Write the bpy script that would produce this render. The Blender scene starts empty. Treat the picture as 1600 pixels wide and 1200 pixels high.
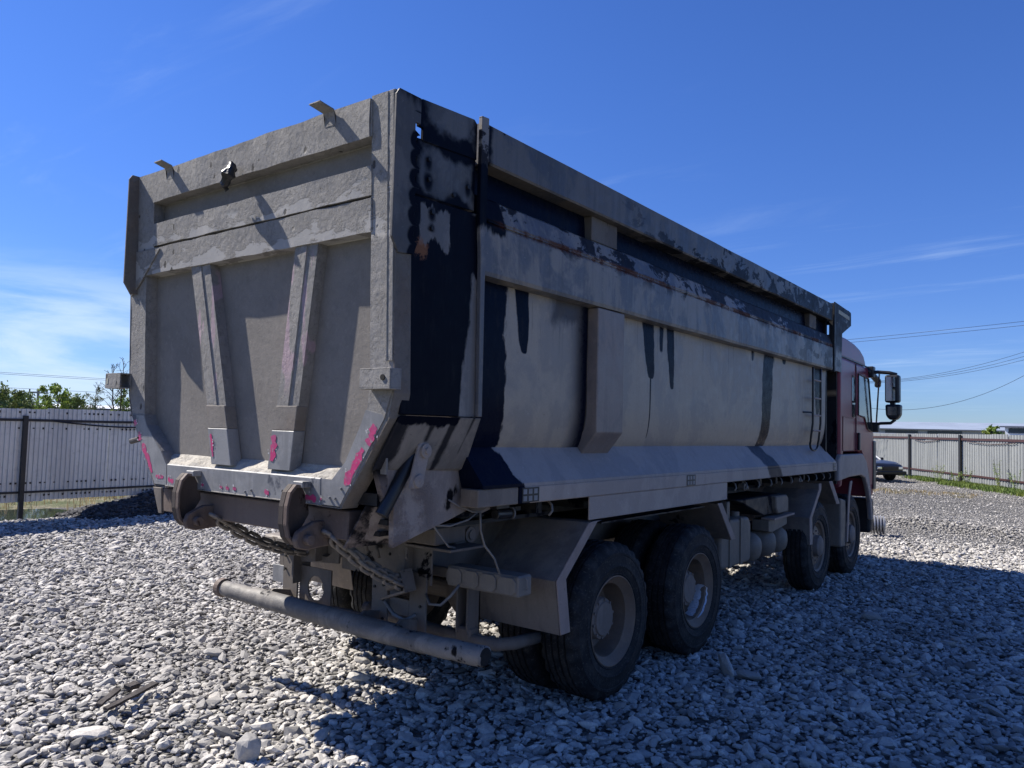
import bpy, bmesh, math, random
from mathutils import Vector, Matrix, noise as mnoise
import numpy as np
rnd = random.Random(7)
SC = bpy.context.scene
COL = SC.collection

# ------------------------------------------------------------ camera
CAMPOS = Vector((3.87, -2.486, 1.8))
cam = bpy.data.cameras.new('camera')
cam.sensor_width = 36.0
cam.lens = 1207.07 / 1600 * 36.0
cam.clip_start = 0.05
cam.clip_end = 3000
camo = bpy.data.objects.new('camera', cam)
COL.objects.link(camo)
X = Vector((0.79600, 0.60440, 0.02577))
Y = Vector((0.01400, -0.06100, 0.99804))
Zc = X.cross(Y).normalized()
Y = Zc.cross(X).normalized(); X = X.normalized()
camo.matrix_world = Matrix(((X.x, Y.x, Zc.x, CAMPOS.x), (X.y, Y.y, Zc.y, CAMPOS.y), (X.z, Y.z, Zc.z, CAMPOS.z), (0, 0, 0, 1)))
SC.camera = camo

# ------------------------------------------------------------ light
SUNV = Vector((-0.95, -0.27, 1.0)).normalized()      # towards the sun
sun_el = math.asin(SUNV.z)
sun_az = math.atan2(SUNV.x, SUNV.y)
w = bpy.data.worlds.new('World')
SC.world = w
w.use_nodes = True
SC.view_settings.view_transform = 'Standard'
SC.view_settings.look = 'None'
SC.view_settings.exposure = 1.05
SC.view_settings.gamma = 1.0
SC.view_settings.use_curve_mapping = False
SC.render.engine = 'CYCLES'
SC.cycles.use_denoising = True
SC.cycles.max_bounces = 6
SC.cycles.diffuse_bounces = 3
SC.cycles.glossy_bounces = 3
SC.cycles.transmission_bounces = 4
SC.cycles.transparent_max_bounces = 8
SKY_STRENGTH = 0.08
SUN_STRENGTH = 4.6

sl = bpy.data.lights.new('sun', 'SUN')
sl.energy = SUN_STRENGTH
sl.angle = math.radians(0.53)
sl.color = (1.0, 0.945, 0.86)
so = bpy.data.objects.new('sun', sl)
COL.objects.link(so)
so.rotation_euler = SUNV.to_track_quat('Z', 'Y').to_euler()
so.location = (-20, -6, 25)


# ------------------------------------------------------------ node helpers
class NT:
    def __init__(s, tree):
        s.t = tree; s.N = tree.nodes; s.L = tree.links

    def n(s, typ, **kw):
        nd = s.N.new(typ)
        for k, v in kw.items():
            setattr(nd, k, v)
        return nd

    def put(s, sock, v):
        if v is None: return
        if isinstance(v, bpy.types.NodeSocket): s.L.new(v, sock)
        else:
            try: sock.default_value = v
            except Exception:
                sock.default_value = tuple(v) + (1.0,)

    def m(s, op, a, b=None, c=None, clamp=False):
        nd = s.n('ShaderNodeMath', operation=op, use_clamp=clamp)
        s.put(nd.inputs[0], a); s.put(nd.inputs[1], b)
        if c is not None: s.put(nd.inputs[2], c)
        return nd.outputs[0]

    def vm(s, op, a, b=None):
        nd = s.n('ShaderNodeVectorMath', operation=op)
        s.put(nd.inputs[0], a); s.put(nd.inputs[1], b)
        return nd.outputs[0]

    def noise(s, vec, scale, detail=4, rough=0.55, dist=0.0, out=0):
        nd = s.n('ShaderNodeTexNoise')
        s.put(nd.inputs['Vector'], vec)
        nd.inputs['Scale'].default_value = scale
        nd.inputs['Detail'].default_value = detail
        nd.inputs['Roughness'].default_value = rough
        nd.inputs['Distortion'].default_value = dist
        return nd.outputs[out]

    def vor(s, vec, scale, feature='F1', out='Distance', rnd_=1.0):
        nd = s.n('ShaderNodeTexVoronoi', feature=feature)
        s.put(nd.inputs['Vector'], vec)
        nd.inputs['Scale'].default_value = scale
        nd.inputs['Randomness'].default_value = rnd_
        return nd.outputs[out]

    def mr(s, v, a, b, c=0.0, d=1.0, smooth=True):
        nd = s.n('ShaderNodeMapRange', interpolation_type='SMOOTHSTEP' if smooth else 'LINEAR')
        s.put(nd.inputs['Value'], v)
        for k, x in (('From Min', a), ('From Max', b), ('To Min', c), ('To Max', d)):
            s.put(nd.inputs[k], x)
        return nd.outputs['Result']

    def mix(s, f, a, b, blend='MIX'):
        nd = s.n('ShaderNodeMix', data_type='RGBA', blend_type=blend)
        s.put(nd.inputs[0], f)
        for i, v in ((6, a), (7, b)):
            if isinstance(v, bpy.types.NodeSocket): s.L.new(v, nd.inputs[i])
            else: nd.inputs[i].default_value = tuple(v)[:3] + (1.0,)
        return nd.outputs[2]

    def mapv(s, vec, sc=(1, 1, 1), loc=(0, 0, 0), rot=(0, 0, 0)):
        nd = s.n('ShaderNodeMapping')
        s.put(nd.inputs['Vector'], vec)
        nd.inputs['Scale'].default_value = sc
        nd.inputs['Location'].default_value = loc
        nd.inputs['Rotation'].default_value = rot
        return nd.outputs[0]

    def sep(s, vec):
        nd = s.n('ShaderNodeSeparateXYZ'); s.put(nd.inputs[0], vec)
        return nd.outputs[0], nd.outputs[1], nd.outputs[2]

    def bump(s, h, strength=0.5, dist=0.01, normal=None):
        nd = s.n('ShaderNodeBump')
        nd.inputs['Strength'].default_value = strength
        nd.inputs['Distance'].default_value = dist
        s.put(nd.inputs['Height'], h)
        if normal is not None: s.L.new(normal, nd.inputs['Normal'])
        return nd.outputs[0]


def new_mat(name):
    m = bpy.data.materials.new(name)
    m.use_nodes = True
    nt = NT(m.node_tree)
    b = nt.N['Principled BSDF']
    return m, nt, b


# world
nt = NT(w.node_tree)
bg = nt.N['Background']
sky = nt.n('ShaderNodeTexSky', sky_type='NISHITA')
sky.sun_disc = False
sky.sun_elevation = sun_el
sky.sun_rotation = sun_az
sky.altitude = 100
sky.air_density = 1.0
sky.dust_density = 0.08
sky.ozone_density = 2.2
tc = nt.n('ShaderNodeTexCoord')
g = tc.outputs['Generated']
gx, gy, gz = nt.sep(g)
# cirrus: project the view direction on a high plane
inv = nt.m('DIVIDE', 1.0, nt.m('MAXIMUM', nt.m('ADD', gz, 0.10), 0.03))
cmb = nt.n('ShaderNodeCombineXYZ')
nt.put(cmb.inputs[0], nt.m('MULTIPLY', gx, inv)); nt.put(cmb.inputs[1], nt.m('MULTIPLY', gy, inv))
plane = cmb.outputs[0]
big = nt.noise(nt.mapv(plane, sc=(0.5, 0.9, 1), loc=(3.3, 1.7, 0), rot=(0, 0, 0.5)), 1.0, 3, 0.5)
wisp = nt.noise(nt.mapv(plane, sc=(0.7, 3.2, 1), loc=(1.4, 5.2, 0), rot=(0, 0, 0.9)), 1.3, 8, 0.62, 0.7)
cl = nt.m('MULTIPLY', nt.mr(big, 0.42, 0.68), nt.mr(wisp, 0.50, 0.78))
# a bank of thin cloud low in the north-west
bank_dir = Vector((-0.915, 0.36, 0.17)).normalized()
dt = nt.n('ShaderNodeVectorMath', operation='DOT_PRODUCT')
nt.put(dt.inputs[0], nt.vm('NORMALIZE', g)); dt.inputs[1].default_value = bank_dir
bank = nt.m('MULTIPLY', nt.mr(dt.outputs['Value'], 0.955, 0.995), nt.mr(gz, 0.20, 0.10))
wisp2 = nt.noise(nt.mapv(g, sc=(2.0, 2.0, 14.0)), 1.6, 8, 0.6, 0.5)
bank = nt.m('MULTIPLY', bank, nt.mr(wisp2, 0.34, 0.66))
hor = nt.m('MULTIPLY', nt.mr(gz, 0.16, 0.0), nt.mr(wisp2, 0.40, 0.70))
tot = nt.m('ADD', nt.m('MULTIPLY', cl, 0.30), nt.m('ADD', nt.m('MULTIPLY', bank, 0.75), nt.m('MULTIPLY', hor, 0.16)), clamp=True)
hsv = nt.n('ShaderNodeHueSaturation')
hsv.inputs['Hue'].default_value = 0.505
hsv.inputs['Saturation'].default_value = 1.08
hsv.inputs['Value'].default_value = 1.0
nt.L.new(sky.outputs[0], hsv.inputs['Color'])
tint = nt.mix(nt.mr(gz, 0.0, 0.45), (0.34, 0.47, 0.81), (0.37, 0.56, 0.94))
skycol = nt.mix(tot, nt.mix(1.0, hsv.outputs[0], tint, 'MULTIPLY'), (4.2, 5.3, 6.8))
nt.L.new(skycol, bg.inputs['Color'])
bg.inputs['Strength'].default_value = SKY_STRENGTH


# ------------------------------------------------------------ mesh helpers
class MB:
    def __init__(s):
        s.v = []; s.f = []

    def add(s, vs, fs):
        o = len(s.v)
        s.v += [tuple(p) for p in vs]
        s.f += [tuple(i + o for i in f) for f in fs]
        return s

    def box(s, x0, x1, y0, y1, z0, z1, M=None):
        vs = [(x, y, z) for z in (z0, z1) for y in (y0, y1) for x in (x0, x1)]
        if M is not None: vs = [M @ Vector(p) for p in vs]
        return s.add(vs, [(0, 2, 3, 1), (4, 5, 7, 6), (0, 1, 5, 4), (2, 6, 7, 3), (0, 4, 6, 2), (1, 3, 7, 5)])

    def prism(s, poly, a, b, fn):
        """poly: list of (u,v); fn(u,v,d)->point; extruded d from a to b"""
        n = len(poly)
        vs = [fn(u, v, a) for u, v in poly] + [fn(u, v, b) for u, v in poly]
        fs = [tuple(range(n - 1, -1, -1)), tuple(range(n, 2 * n))]
        fs += [(i, (i + 1) % n, (i + 1) % n + n, i + n) for i in range(n)]
        return s.add(vs, fs)

    def yz(s, poly, x0, x1):
        return s.prism(poly, x0, x1, lambda u, v, d: (d, u, v))

    def xz(s, poly, y0, y1):
        return s.prism(poly, y0, y1, lambda u, v, d: (u, d, v))

    def cyl(s, p0, p1, r0, r1=None, n=16, cap=True):
        p0 = Vector(p0); p1 = Vector(p1)
        r1 = r0 if r1 is None else r1
        d = (p1 - p0).normalized()
        a = d.orthogonal().normalized(); b = d.cross(a)
        vs = []
        for p, r in ((p0, r0), (p1, r1)):
            for i in range(n):
                t = 2 * math.pi * i / n
                vs.append(p + a * (r * math.cos(t)) + b * (r * math.sin(t)))
        fs = [(i, (i + 1) % n, (i + 1) % n + n, i + n) for i in range(n)]
        if cap: fs += [tuple(range(n - 1, -1, -1)), tuple(range(n, 2 * n))]
        return s.add(vs, fs)

    def tube(s, pts, r, n=8, closed=False, rf=None):
        pts = [Vector(p) for p in pts]
        m = len(pts); vs = []; fs = []
        up = None
        for i, p in enumerate(pts):
            if closed: d = (pts[(i + 1) % m] - pts[i - 1]).normalized()
            else: d = (pts[min(i + 1, m - 1)] - pts[max(i - 1, 0)]).normalized()
            if up is None:
                up = d.orthogonal().normalized()
            up = (up - d * up.dot(d)).normalized()
            b = d.cross(up)
            rr = rf(i / (m - 1)) * r if rf else r
            for k in range(n):
                t = 2 * math.pi * k / n
                vs.append(p + up * (rr * math.cos(t)) + b * (rr * math.sin(t)))
        for i in range(m if closed else m - 1):
            for k in range(n):
                a = i * n + k; b2 = i * n + (k + 1) % n
                c = ((i + 1) % m) * n + (k + 1) % n; e = ((i + 1) % m) * n + k
                fs.append((a, b2, c, e))
        if not closed:
            fs += [tuple(range(n - 1, -1, -1)), tuple(range((m - 1) * n, m * n))]
        return s.add(vs, fs)

    def lathe(s, prof, n=48, org=(0, 0, 0), mod=None):
        """prof: list of (x, r) revolved about X"""
        vs = []; m = len(prof)
        for k in range(n):
            t = 2 * math.pi * k / n
            for j, (x, r) in enumerate(prof):
                if mod: r = mod(j, k, r)
                vs.append((org[0] + x, org[1] + r * math.cos(t), org[2] + r * math.sin(t)))
        fs = []
        for k in range(n):
            for j in range(m - 1):
                a = k * m + j; b = ((k + 1) % n) * m + j
                fs.append((a, a + 1, b + 1, b))
        return s.add(vs, fs)

    def xform(s, M):
        s.v = [tuple(M @ Vector(p)) for p in s.v]
        return s

    def build(s, name, mat, parent=None, smooth=False, bevel=0.0, seg=1, loc=None):
        me = bpy.data.meshes.new(name)
        me.from_pydata(s.v, [], s.f)
        me.update()
        bm = bmesh.new(); bm.from_mesh(me)
        bmesh.ops.recalc_face_normals(bm, faces=bm.faces)
        bm.to_mesh(me); bm.free()
        if mat: me.materials.append(mat)
        if smooth: me.polygons.foreach_set('use_smooth', [True] * len(me.polygons))
        o = bpy.data.objects.new(name, me)
        COL.objects.link(o)
        if parent: o.parent = parent
        if loc: o.location = loc
        if bevel > 0:
            b = o.modifiers.new('bevel', 'BEVEL')
            b.width = bevel; b.segments = seg; b.limit_method = 'ANGLE'; b.angle_limit = math.radians(35)
            b.use_clamp_overlap = True
        if smooth == 'angle':
            try: me.set_sharp_from_angle(angle=math.radians(38))
            except Exception: pass
        if name in ('tape_flake', 'rivet_row', 'plate_bolts', 'bolt_holes', 'hanger_bolts', 'nail_dents', 'wheel_nuts', 'crown', 'foliage', 'loose_cable'): o['kind'] = 'stuff'
        return o


def empty(name, loc=(0, 0, 0), parent=None, rot=None):
    o = bpy.data.objects.new(name, None)
    o.empty_display_size = 0.2
    COL.objects.link(o)
    o.location = loc
    if rot: o.rotation_euler = rot
    if parent: o.parent = parent
    return o


def tag(o, label=None, cat=None, group=None, kind=None):
    if label: o['label'] = label
    if cat: o['category'] = cat
    if group: o['group'] = group
    if kind: o['kind'] = kind
    return o


def copy_tree(o, parent=None):
    c = o.copy(); COL.objects.link(c)
    if parent: c.parent = parent
    for ch in list(o.children):
        copy_tree(ch, c)
    return c


def tess(o, cell, amp=0.0, scale=3.0, seed=0.0):
    """cut a mesh finer and push its vertices a little, for bent and battered plate"""
    me = o.data
    bm = bmesh.new(); bm.from_mesh(me)
    for _ in range(7):
        long = [e for e in bm.edges if e.calc_length() > cell]
        if not long: break
        bmesh.ops.subdivide_edges(bm, edges=long, cuts=1, use_grid_fill=True)
    if amp:
        for v in bm.verts:
            q = v.co * scale + Vector((seed, seed * 1.7, -seed))
            v.co += Vector((mnoise.noise(q), mnoise.noise(q + Vector((9.1, 0, 0))), mnoise.noise(q + Vector((0, 7.7, 0))))) * amp
    bmesh.ops.triangulate(bm, faces=[f for f in bm.faces if len(f.verts) > 4])
    bm.to_mesh(me); bm.free()
    return o


ROOT = empty('dump_truck')
tag(ROOT, 'big dusty four axle dump truck with grey steel tipper body and dark red cab', 'truck')


def tcoord(nt):
    tcn = nt.n('ShaderNodeTexCoord')
    tcn.object = ROOT
    return tcn.outputs['Object']


# ------------------------------------------------------------ materials
def box_mask(nt, y, z, y0, y1, z0, z1, nz, amp=0.06, soft=0.008):
    i = nt.m('MINIMUM', nt.m('MINIMUM', nt.m('SUBTRACT', y, y0), nt.m('SUBTRACT', y1, y)),
             nt.m('MINIMUM', nt.m('SUBTRACT', z, z0), nt.m('SUBTRACT', z1, z)))
    i = nt.m('ADD', i, nt.m('MULTIPLY', nt.m('SUBTRACT', nz, 0.5), amp * 2))
    return nt.mr(i, -soft, soft)


def drip_mask(nt, y, z, yc, hw, zt, zb, nz, amp=0.03, soft=0.006):
    k = nt.m('POWER', nt.m('DIVIDE', nt.m('SUBTRACT', z, zb), zt - zb, clamp=True), 0.26)
    i = nt.m('SUBTRACT', nt.m('MULTIPLY', k, hw), nt.m('ABSOLUTE', nt.m('SUBTRACT', y, yc)))
    i = nt.m('ADD', i, nt.m('MULTIPLY', nt.m('SUBTRACT', nz, 0.5), amp * 2))
    i = nt.m('MINIMUM', i, nt.m('SUBTRACT', z, zb))
    return nt.mr(i, -soft, soft)


def orm(nt, lst):
    r = lst[0]
    for x in lst[1:]: r = nt.m('MAXIMUM', r, x)
    return r


def plate_mat(name, dust, dust2, under, rough=0.5, under_rough=0.18, masks=None, lump=0.25, spec=0.32, oil=None, rustm=None, thr=None, streak=0.35):
    """painted plate under dried dust: `under` shows through where masks() says so"""
    m, nt, b = new_mat(name)
    co = tcoord(nt)
    x, y, z = nt.sep(co)
    n1 = nt.noise(co, 2.2, 5, 0.6)
    n2 = nt.noise(co, 14, 6, 0.65)
    fine = nt.noise(co, 90, 4, 0.6)
    run = nt.noise(nt.mapv(co, sc=(9, 9, 0.9)), 1.6, 5, 0.6)
    n1b = nt.noise(nt.mapv(co, sc=(1, 1, 0.7), loc=(3, 1, 7)), 1.9, 9, 0.66, 0.4)
    c = nt.mix(nt.mr(n1b, 0.47, 0.55), dust, dust2)
    run2 = nt.noise(nt.mapv(co, sc=(16, 16, 0.7)), 2.3, 4, 0.55)
    c = nt.mix(nt.m('MULTIPLY', nt.mr(run, 0.45, 0.75), streak), c, tuple(q * 0.62 for q in dust2))
    c = nt.mix(nt.m('MULTIPLY', nt.mr(run2, 0.55, 0.72), 0.35 * min(1, streak * 2)), c, tuple(q * 1.18 for q in dust))
    spk = nt.noise(co, 48, 5, 0.7)
    c = nt.mix(nt.m('MULTIPLY', nt.mr(spk, 0.64, 0.69), 0.5), c, tuple(min(.6, q * 1.7) for q in dust))
    c = nt.mix(nt.m('MULTIPLY', nt.mr(spk, 0.36, 0.31), 0.6), c, tuple(q * .35 for q in dust2))
    c = nt.mix(nt.m('MULTIPLY', nt.mr(n2, 0.52, 0.72), 0.35), c, tuple(min(1, q * 1.35) for q in dust))
    c = nt.mix(nt.m('MULTIPLY', nt.mr(fine, 0.3, 0.7), 0.25), c, tuple(q * 0.7 for q in dust))
    r = nt.mr(n2, 0.3, 0.7, rough - 0.06, rough + 0.12)
    if rustm: rm, rc = rustm(nt, x, y, z, n1, n2)
    mk = []
    if thr is not None: mk.append(nt.mr(nt.noise(nt.mapv(co, sc=(1, 1, 0.6)), 3.1, 7, 0.62, 0.3), thr, thr + 0.03))
    if masks: mk += masks(nt, x, y, z, n2, nt.noise(nt.mapv(co, sc=(3, 3, 1.0)), 4.0, 5, 0.6))
    h = nt.m('ADD', nt.m('MULTIPLY', n2, 0.6), nt.m('MULTIPLY', fine, 0.4))
    if mk:
        k = orm(nt, mk)
        film = nt.mr(nt.noise(nt.mapv(co, sc=(5, 5, 1.2)), 5.0, 4, 0.6), 0.5, 0.85)
        uc = nt.mix(nt.m('MULTIPLY', film, 0.13), under, tuple(q * 0.35 for q in dust))
        c = nt.mix(k, c, uc)
        r = nt.mix(k, r, nt.mr(n2, 0.3, 0.8, under_rough + .1, under_rough + 0.32))
        h = nt.m('MULTIPLY', h, nt.m('SUBTRACT', 1.0, nt.m('MULTIPLY', k, 0.75)))
    if rustm:
        c = nt.mix(nt.m('MULTIPLY', rm, 0.9), c, rc)
        r = nt.m('MAXIMUM', r, nt.m('MULTIPLY', rm, 0.8))
        h = nt.m('ADD', h, nt.m('MULTIPLY', rm, nt.m('MULTIPLY', fine, 1.5)))
    nt.L.new(c, b.inputs['Base Color'])
    nt.put(b.inputs['Roughness'], r)
    if mk: nt.put(b.inputs['Specular IOR Level'], nt.mr(k, 0, 1, spec, 0.04))
    else: b.inputs['Specular IOR Level'].default_value = spec
    nt.L.new(nt.bump(h, lump, 0.006), b.inputs['Normal'])
    return m


OILC = (0.0035, 0.005, 0.011)
DUST = (0.150, 0.142, 0.135)
DUST_B = (0.118, 0.114, 0.114)


def masks_wall(nt, x, y, z, nz, nz2):
    nz = nt.noise(nt.mapv(tcoord(nt), sc=(1, 1, 0.7)), 11, 8, 0.62, 0.4)
    nz2 = nt.m('ADD', nt.m('MULTIPLY', nz2, 0.6), nt.m('MULTIPLY', nz, 0.4))
    return [
        box_mask(nt, y, z, 0.3, 1.00, 1.0, 3.0, nz2, 0.08),                 # wide dark stain behind the corner post
        drip_mask(nt, nt.m('ADD', y, nt.m('MULTIPLY', nt.m('SUBTRACT', z, 2.62), 0.10)), z, 1.14, 0.068, 2.64, 2.24, nz2, 0.035),
        drip_mask(nt, nt.m('ADD', y, nt.m('MULTIPLY', nt.m('SUBTRACT', z, 2.62), 0.16)), z, 2.74, 0.095, 2.68, 2.20, nz2, 0.045),
        drip_mask(nt, y, z, 2.97, 0.040, 2.68, 2.42, nz2, 0.035, 0.012),
        drip_mask(nt, nt.m('ADD', y, nt.m('MULTIPLY', nt.m('SUBTRACT', z, 2.62), 0.10)), z, 3.12, 0.070, 2.68, 2.14, nz2, 0.040),
        drip_mask(nt, y, z, 2.80, 0.012, 2.3, 1.75, nz, 0.001, 0.003),
        nt.m('MULTIPLY', box_mask(nt, y, z, 1.45, 1.87, 2.47, 2.7, nz2, 0.12, 0.05), 0.7),
        nt.m('MULTIPLY', nt.mr(y, 1.62, 1.86), nt.mr(y, 1.89, 1.87)),
        drip_mask(nt, nt.m('ADD', y, nt.m('MULTIPLY', nt.m('SUBTRACT', z, 2.1), -0.12)), z, 5.36, 0.16, 2.64, 1.2, nz2, 0.09, 0.012),
        drip_mask(nt, y, z, 7.15, 0.14, 2.64, 2.05, nz2, 0.03, 0.015),
        drip_mask(nt, y, z, 4.95, 0.04, 2.66, 2.52, nz2, 0.02, 0.01),
        drip_mask(nt, y, z, 5.9, 0.07, 2.66, 2.56, nz2, 0.03, 0.01),
        nt.mr(z, 3.0, 3.07),  # recess above the beam: its shade painted in along with the oil
        nt.m('MULTIPLY', nt.m('MULTIPLY', nt.mr(nt.noise(nt.mapv(tcoord(nt), sc=(0.3, 9, 0.35)), 3.0, 5, 0.6), 0.60, 0.66), nt.mr(nt.m('ADD', z, nt.m('MULTIPLY', nz, 0.5)), 2.45, 2.85)), 0.45),
    ]


def masks_shelf(nt, x, y, z, nz, nz2):
    return [
        box_mask(nt, nt.m('ADD', y, nt.m('MULTIPLY', z, 0.55)), z, 0.0, 1.90, 1.0, 1.8, nz2, 0.06),
        nt.m('MULTIPLY', box_mask(nt, nt.m('ADD', y, nt.m('MULTIPLY', z, 1.0)), z, 6.62, 7.0, 1.0, 1.8, nz2, 0.10, 0.03), 0.85),
    ]


def masks_post(nt, x, y, z, nz, nz2):
    a = box_mask(nt, nt.m('ADD', y, nt.m('MULTIPLY', nt.m('SUBTRACT', 2.6, z), 0.11)), z, 0.0, 0.60, 1.80, 2.93, nz2, 0.05, 0.010)
    b2 = nt.m('MULTIPLY', box_mask(nt, y, z, -0.1, 0.75, 2.55, 2.93, nz2, 0.2, 0.02), 1.0)
    pch = box_mask(nt, y, z, 0.20, 0.40, 2.70, 2.88, nz2, 0.12, 0.01)
    a = nt.m('MULTIPLY', nt.m('MAXIMUM', a, b2), nt.m('SUBTRACT', 1.0, nt.m('MULTIPLY', pch, 0.8)))
    sn = nt.noise(tcoord(nt), 6, 4, 0.55)
    rings = []
    for (by, bz) in ((0.24, 3.12), (0.245, 3.02), (0.54, 3.06), (0.27, 2.86), (0.27, 2.78)):
        d = nt.m('SQRT', nt.m('ADD', nt.m('POWER', nt.m('SUBTRACT', y, by), 2.0), nt.m('POWER', nt.m('MULTIPLY', nt.m('SUBTRACT', z, bz - 0.012), 0.62), 2.0)))
        rings.append(nt.mr(nt.m('ADD', d, nt.m('MULTIPLY', sn, 0.07)), 0.078, 0.040))
    ed = nt.m('MINIMUM', nt.m('MINIMUM', nt.m('SUBTRACT', y, 0.15), nt.m('SUBTRACT', 0.61, y)), nt.m('MINIMUM', nt.m('ABSOLUTE', nt.m('SUBTRACT', z, 2.935)), nt.m('ABSOLUTE', nt.m('SUBTRACT', z, 3.225))))
    c1 = nt.mr(nt.m('SUBTRACT', ed, nt.m('MULTIPLY', nt.m('SUBTRACT', sn, 0.35), 0.22)), 0.035, -0.02)
    c1 = nt.m('MULTIPLY', nt.m('MAXIMUM', c1, orm(nt, rings)), nt.mr(z, 2.75, 2.77))
    low = orm(nt, [drip_mask(nt, y, z, 0.485, 0.030, 1.87, 1.52, nz2, 0.025, 0.012), drip_mask(nt, y, z, 0.34, 0.022, 1.87, 1.72, nz2, 0.03, 0.012),
                   drip_mask(nt, y, z, 0.62, 0.006, 1.87, 1.66, nz2, 0.01, 0.01), box_mask(nt, y, z, -0.1, 0.185, 1.4, 1.9, nz2, 0.06, 0.02)])
    low = nt.m('MULTIPLY', low, nt.m('MULTIPLY', nt.mr(z, 1.86, 1.85), 0.88))
    return [a, c1, low]


def rust_post(nt, x, y, z, n1, n2):
    d = nt.m('SQRT', nt.m('ADD', nt.m('POWER', nt.m('SUBTRACT', y, 0.20), 2.0), nt.m('POWER', nt.m('SUBTRACT', z, 2.665), 2.0)))
    rn = nt.noise(tcoord(nt), 24, 6, 0.7, 0.4)
    return nt.m('MULTIPLY', nt.mr(nt.m('ADD', d, nt.m('MULTIPLY', rn, 0.16)), 0.135, 0.115), nt.mr(rn, 0.36, 0.46)), (0.20, 0.095, 0.055)


def masks_lower(nt, x, y, z, nz, nz2):
    return [
        box_mask(nt, y, z, 0.615, 0.665, 1.36, 1.45, nz2, 0.16, 0.015),
        box_mask(nt, y, z, -0.2, 0.19, 1.2, 1.9, nz2, 0.08),
        box_mask(nt, y, z, -0.3, 1.3, 1.0, 1.215, nz2, 0.04),
    ]


def mud_lower(nt, x, y, z, n1, n2):
    return nt.m('MULTIPLY', nt.mr(nt.noise(tcoord(nt), 8, 6, 0.65), 0.42, 0.58), nt.m('MULTIPLY', nt.mr(y, 0.60, 0.45), nt.mr(z, 1.58, 1.50))), (0.17, 0.135, 0.12)


def masks_beam(nt, x, y, z, nz, nz2):
    a = box_mask(nt, y, z, 0.3, 0.86, 2.86, 3.2, nz2, 0.10, 0.02)
    bg_ = nt.noise(nt.mapv(tcoord(nt), sc=(1, 1.2, 2.0), loc=(0, 4.1, 0)), 2.6, 9, 0.66, 0.35)
    up = nt.m('MULTIPLY', nt.mr(nt.m('ADD', z, nt.m('MULTIPLY', nz, 0.06)), 2.95, 2.97), nt.mr(nt.m('ADD', bg_, nt.m('MULTIPLY', y, 0.026)), 0.550, 0.580))
    low = nt.m('MULTIPLY', nt.mr(nt.m('SUBTRACT', z, nt.m('MULTIPLY', nz2, 0.16)), 2.74, 2.84), nt.mr(nt.m('ADD', bg_, nt.m('MULTIPLY', y, 0.018)), 0.55, 0.59))
    fr = nt.m('MULTIPLY', nt.mr(y, 4.2, 7.0), nt.mr(nt.m('ADD', bg_, nt.m('MULTIPLY', nz2, 0.3)), 0.66, 0.72))
    return [a, nt.m('MULTIPLY', up, 0.9), nt.m('MULTIPLY', low, 0.8), nt.m('MULTIPLY', fr, 0.6)]


def rust_beam(nt, x, y, z, n1, n2):
    d = nt.m('ABSOLUTE', nt.m('SUBTRACT', z, 2.915))
    k = nt.m('MULTIPLY', nt.mr(nt.m('ADD', d, nt.m('MULTIPLY', n2, 0.03)), 0.050, 0.030), nt.mr(y, 0.7, 0.9))
    k = nt.m('MULTIPLY', k, nt.mr(nt.m('ADD', nt.m('MULTIPLY', n1, 0.5), nt.m('MULTIPLY', n2, 0.5)), 0.44, 0.54))
    return k, (0.085, 0.034, 0.024)


def masks_rail(nt, x, y, z, nz, nz2):
    sp = nt.mr(nt.vor(nt.mapv(tcoord(nt), sc=(1, 1, 1)), 9.0), 0.10, 0.06)
    sp = nt.m('MULTIPLY', sp, nt.mr(nz, 0.50, 0.58))
    bg_ = nt.noise(nt.mapv(tcoord(nt), sc=(1, 1.0, 1.8), loc=(0, 2.3, 0)), 3.2, 9, 0.68, 0.4)
    fr = nt.mr(nt.m('ADD', nt.m('ADD', bg_, nt.m('MULTIPLY', y, 0.030)), nt.m('MULTIPLY', nt.m('SUBTRACT', 3.34, z), 0.5)), 0.635, 0.675)
    fr = nt.m('MULTIPLY', fr, nt.mr(y, 1.6, 3.2))
    e = nt.m('MULTIPLY', nt.mr(nt.m('ADD', nt.m('ABSOLUTE', nt.m('SUBTRACT', y, 0.7)), nt.m('MULTIPLY', nz, 0.06)), 0.07, 0.03), 1.0)
    return [sp, nt.m('MULTIPLY', fr, 0.85), e]


M = {}
M['wall'] = plate_mat('dusty_wall_plate', (0.370, 0.305, 0.235), (0.290, 0.250, 0.210), (0.003, 0.006, 0.017), 0.42, 0.12, masks_wall, 0.10, streak=0.15)
M['shelf'] = plate_mat('dusty_shelf_plate', (0.315, 0.278, 0.255), (0.260, 0.235, 0.222), (0.003, 0.006, 0.017), 0.50, 0.14, masks_shelf, 0.10, streak=0.2)
M['rib'] = plate_mat('dusty_rib_plate', (0.256, 0.204, 0.170), (0.197, 0.161, 0.143), OILC, 0.40, 0.2, None, 0.10)
M['rail'] = plate_mat('top_rail_plate', (0.130, 0.115, 0.100), (0.068, 0.070, 0.078), OILC, 0.40, 0.25, masks_rail, 0.15, streak=0.6)
M['beam'] = plate_mat('side_beam_plate', (0.240, 0.208, 0.175), (0.105, 0.105, 0.115), OILC, 0.38, 0.25, masks_beam, 0.12, rustm=rust_beam, streak=0.6)
M['bottom'] = plate_mat('bottom_rail_plate', (0.390, 0.320, 0.270), (0.335, 0.275, 0.235), (0.003, 0.006, 0.017), 0.6, 0.2, masks_shelf, 0.08, streak=0.1)
M['post'] = plate_mat('oily_corner_plate', (0.220, 0.198, 0.180), (0.150, 0.138, 0.130), OILC, 0.45, 0.22, masks_post, 0.2, rustm=rust_post)
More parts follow.
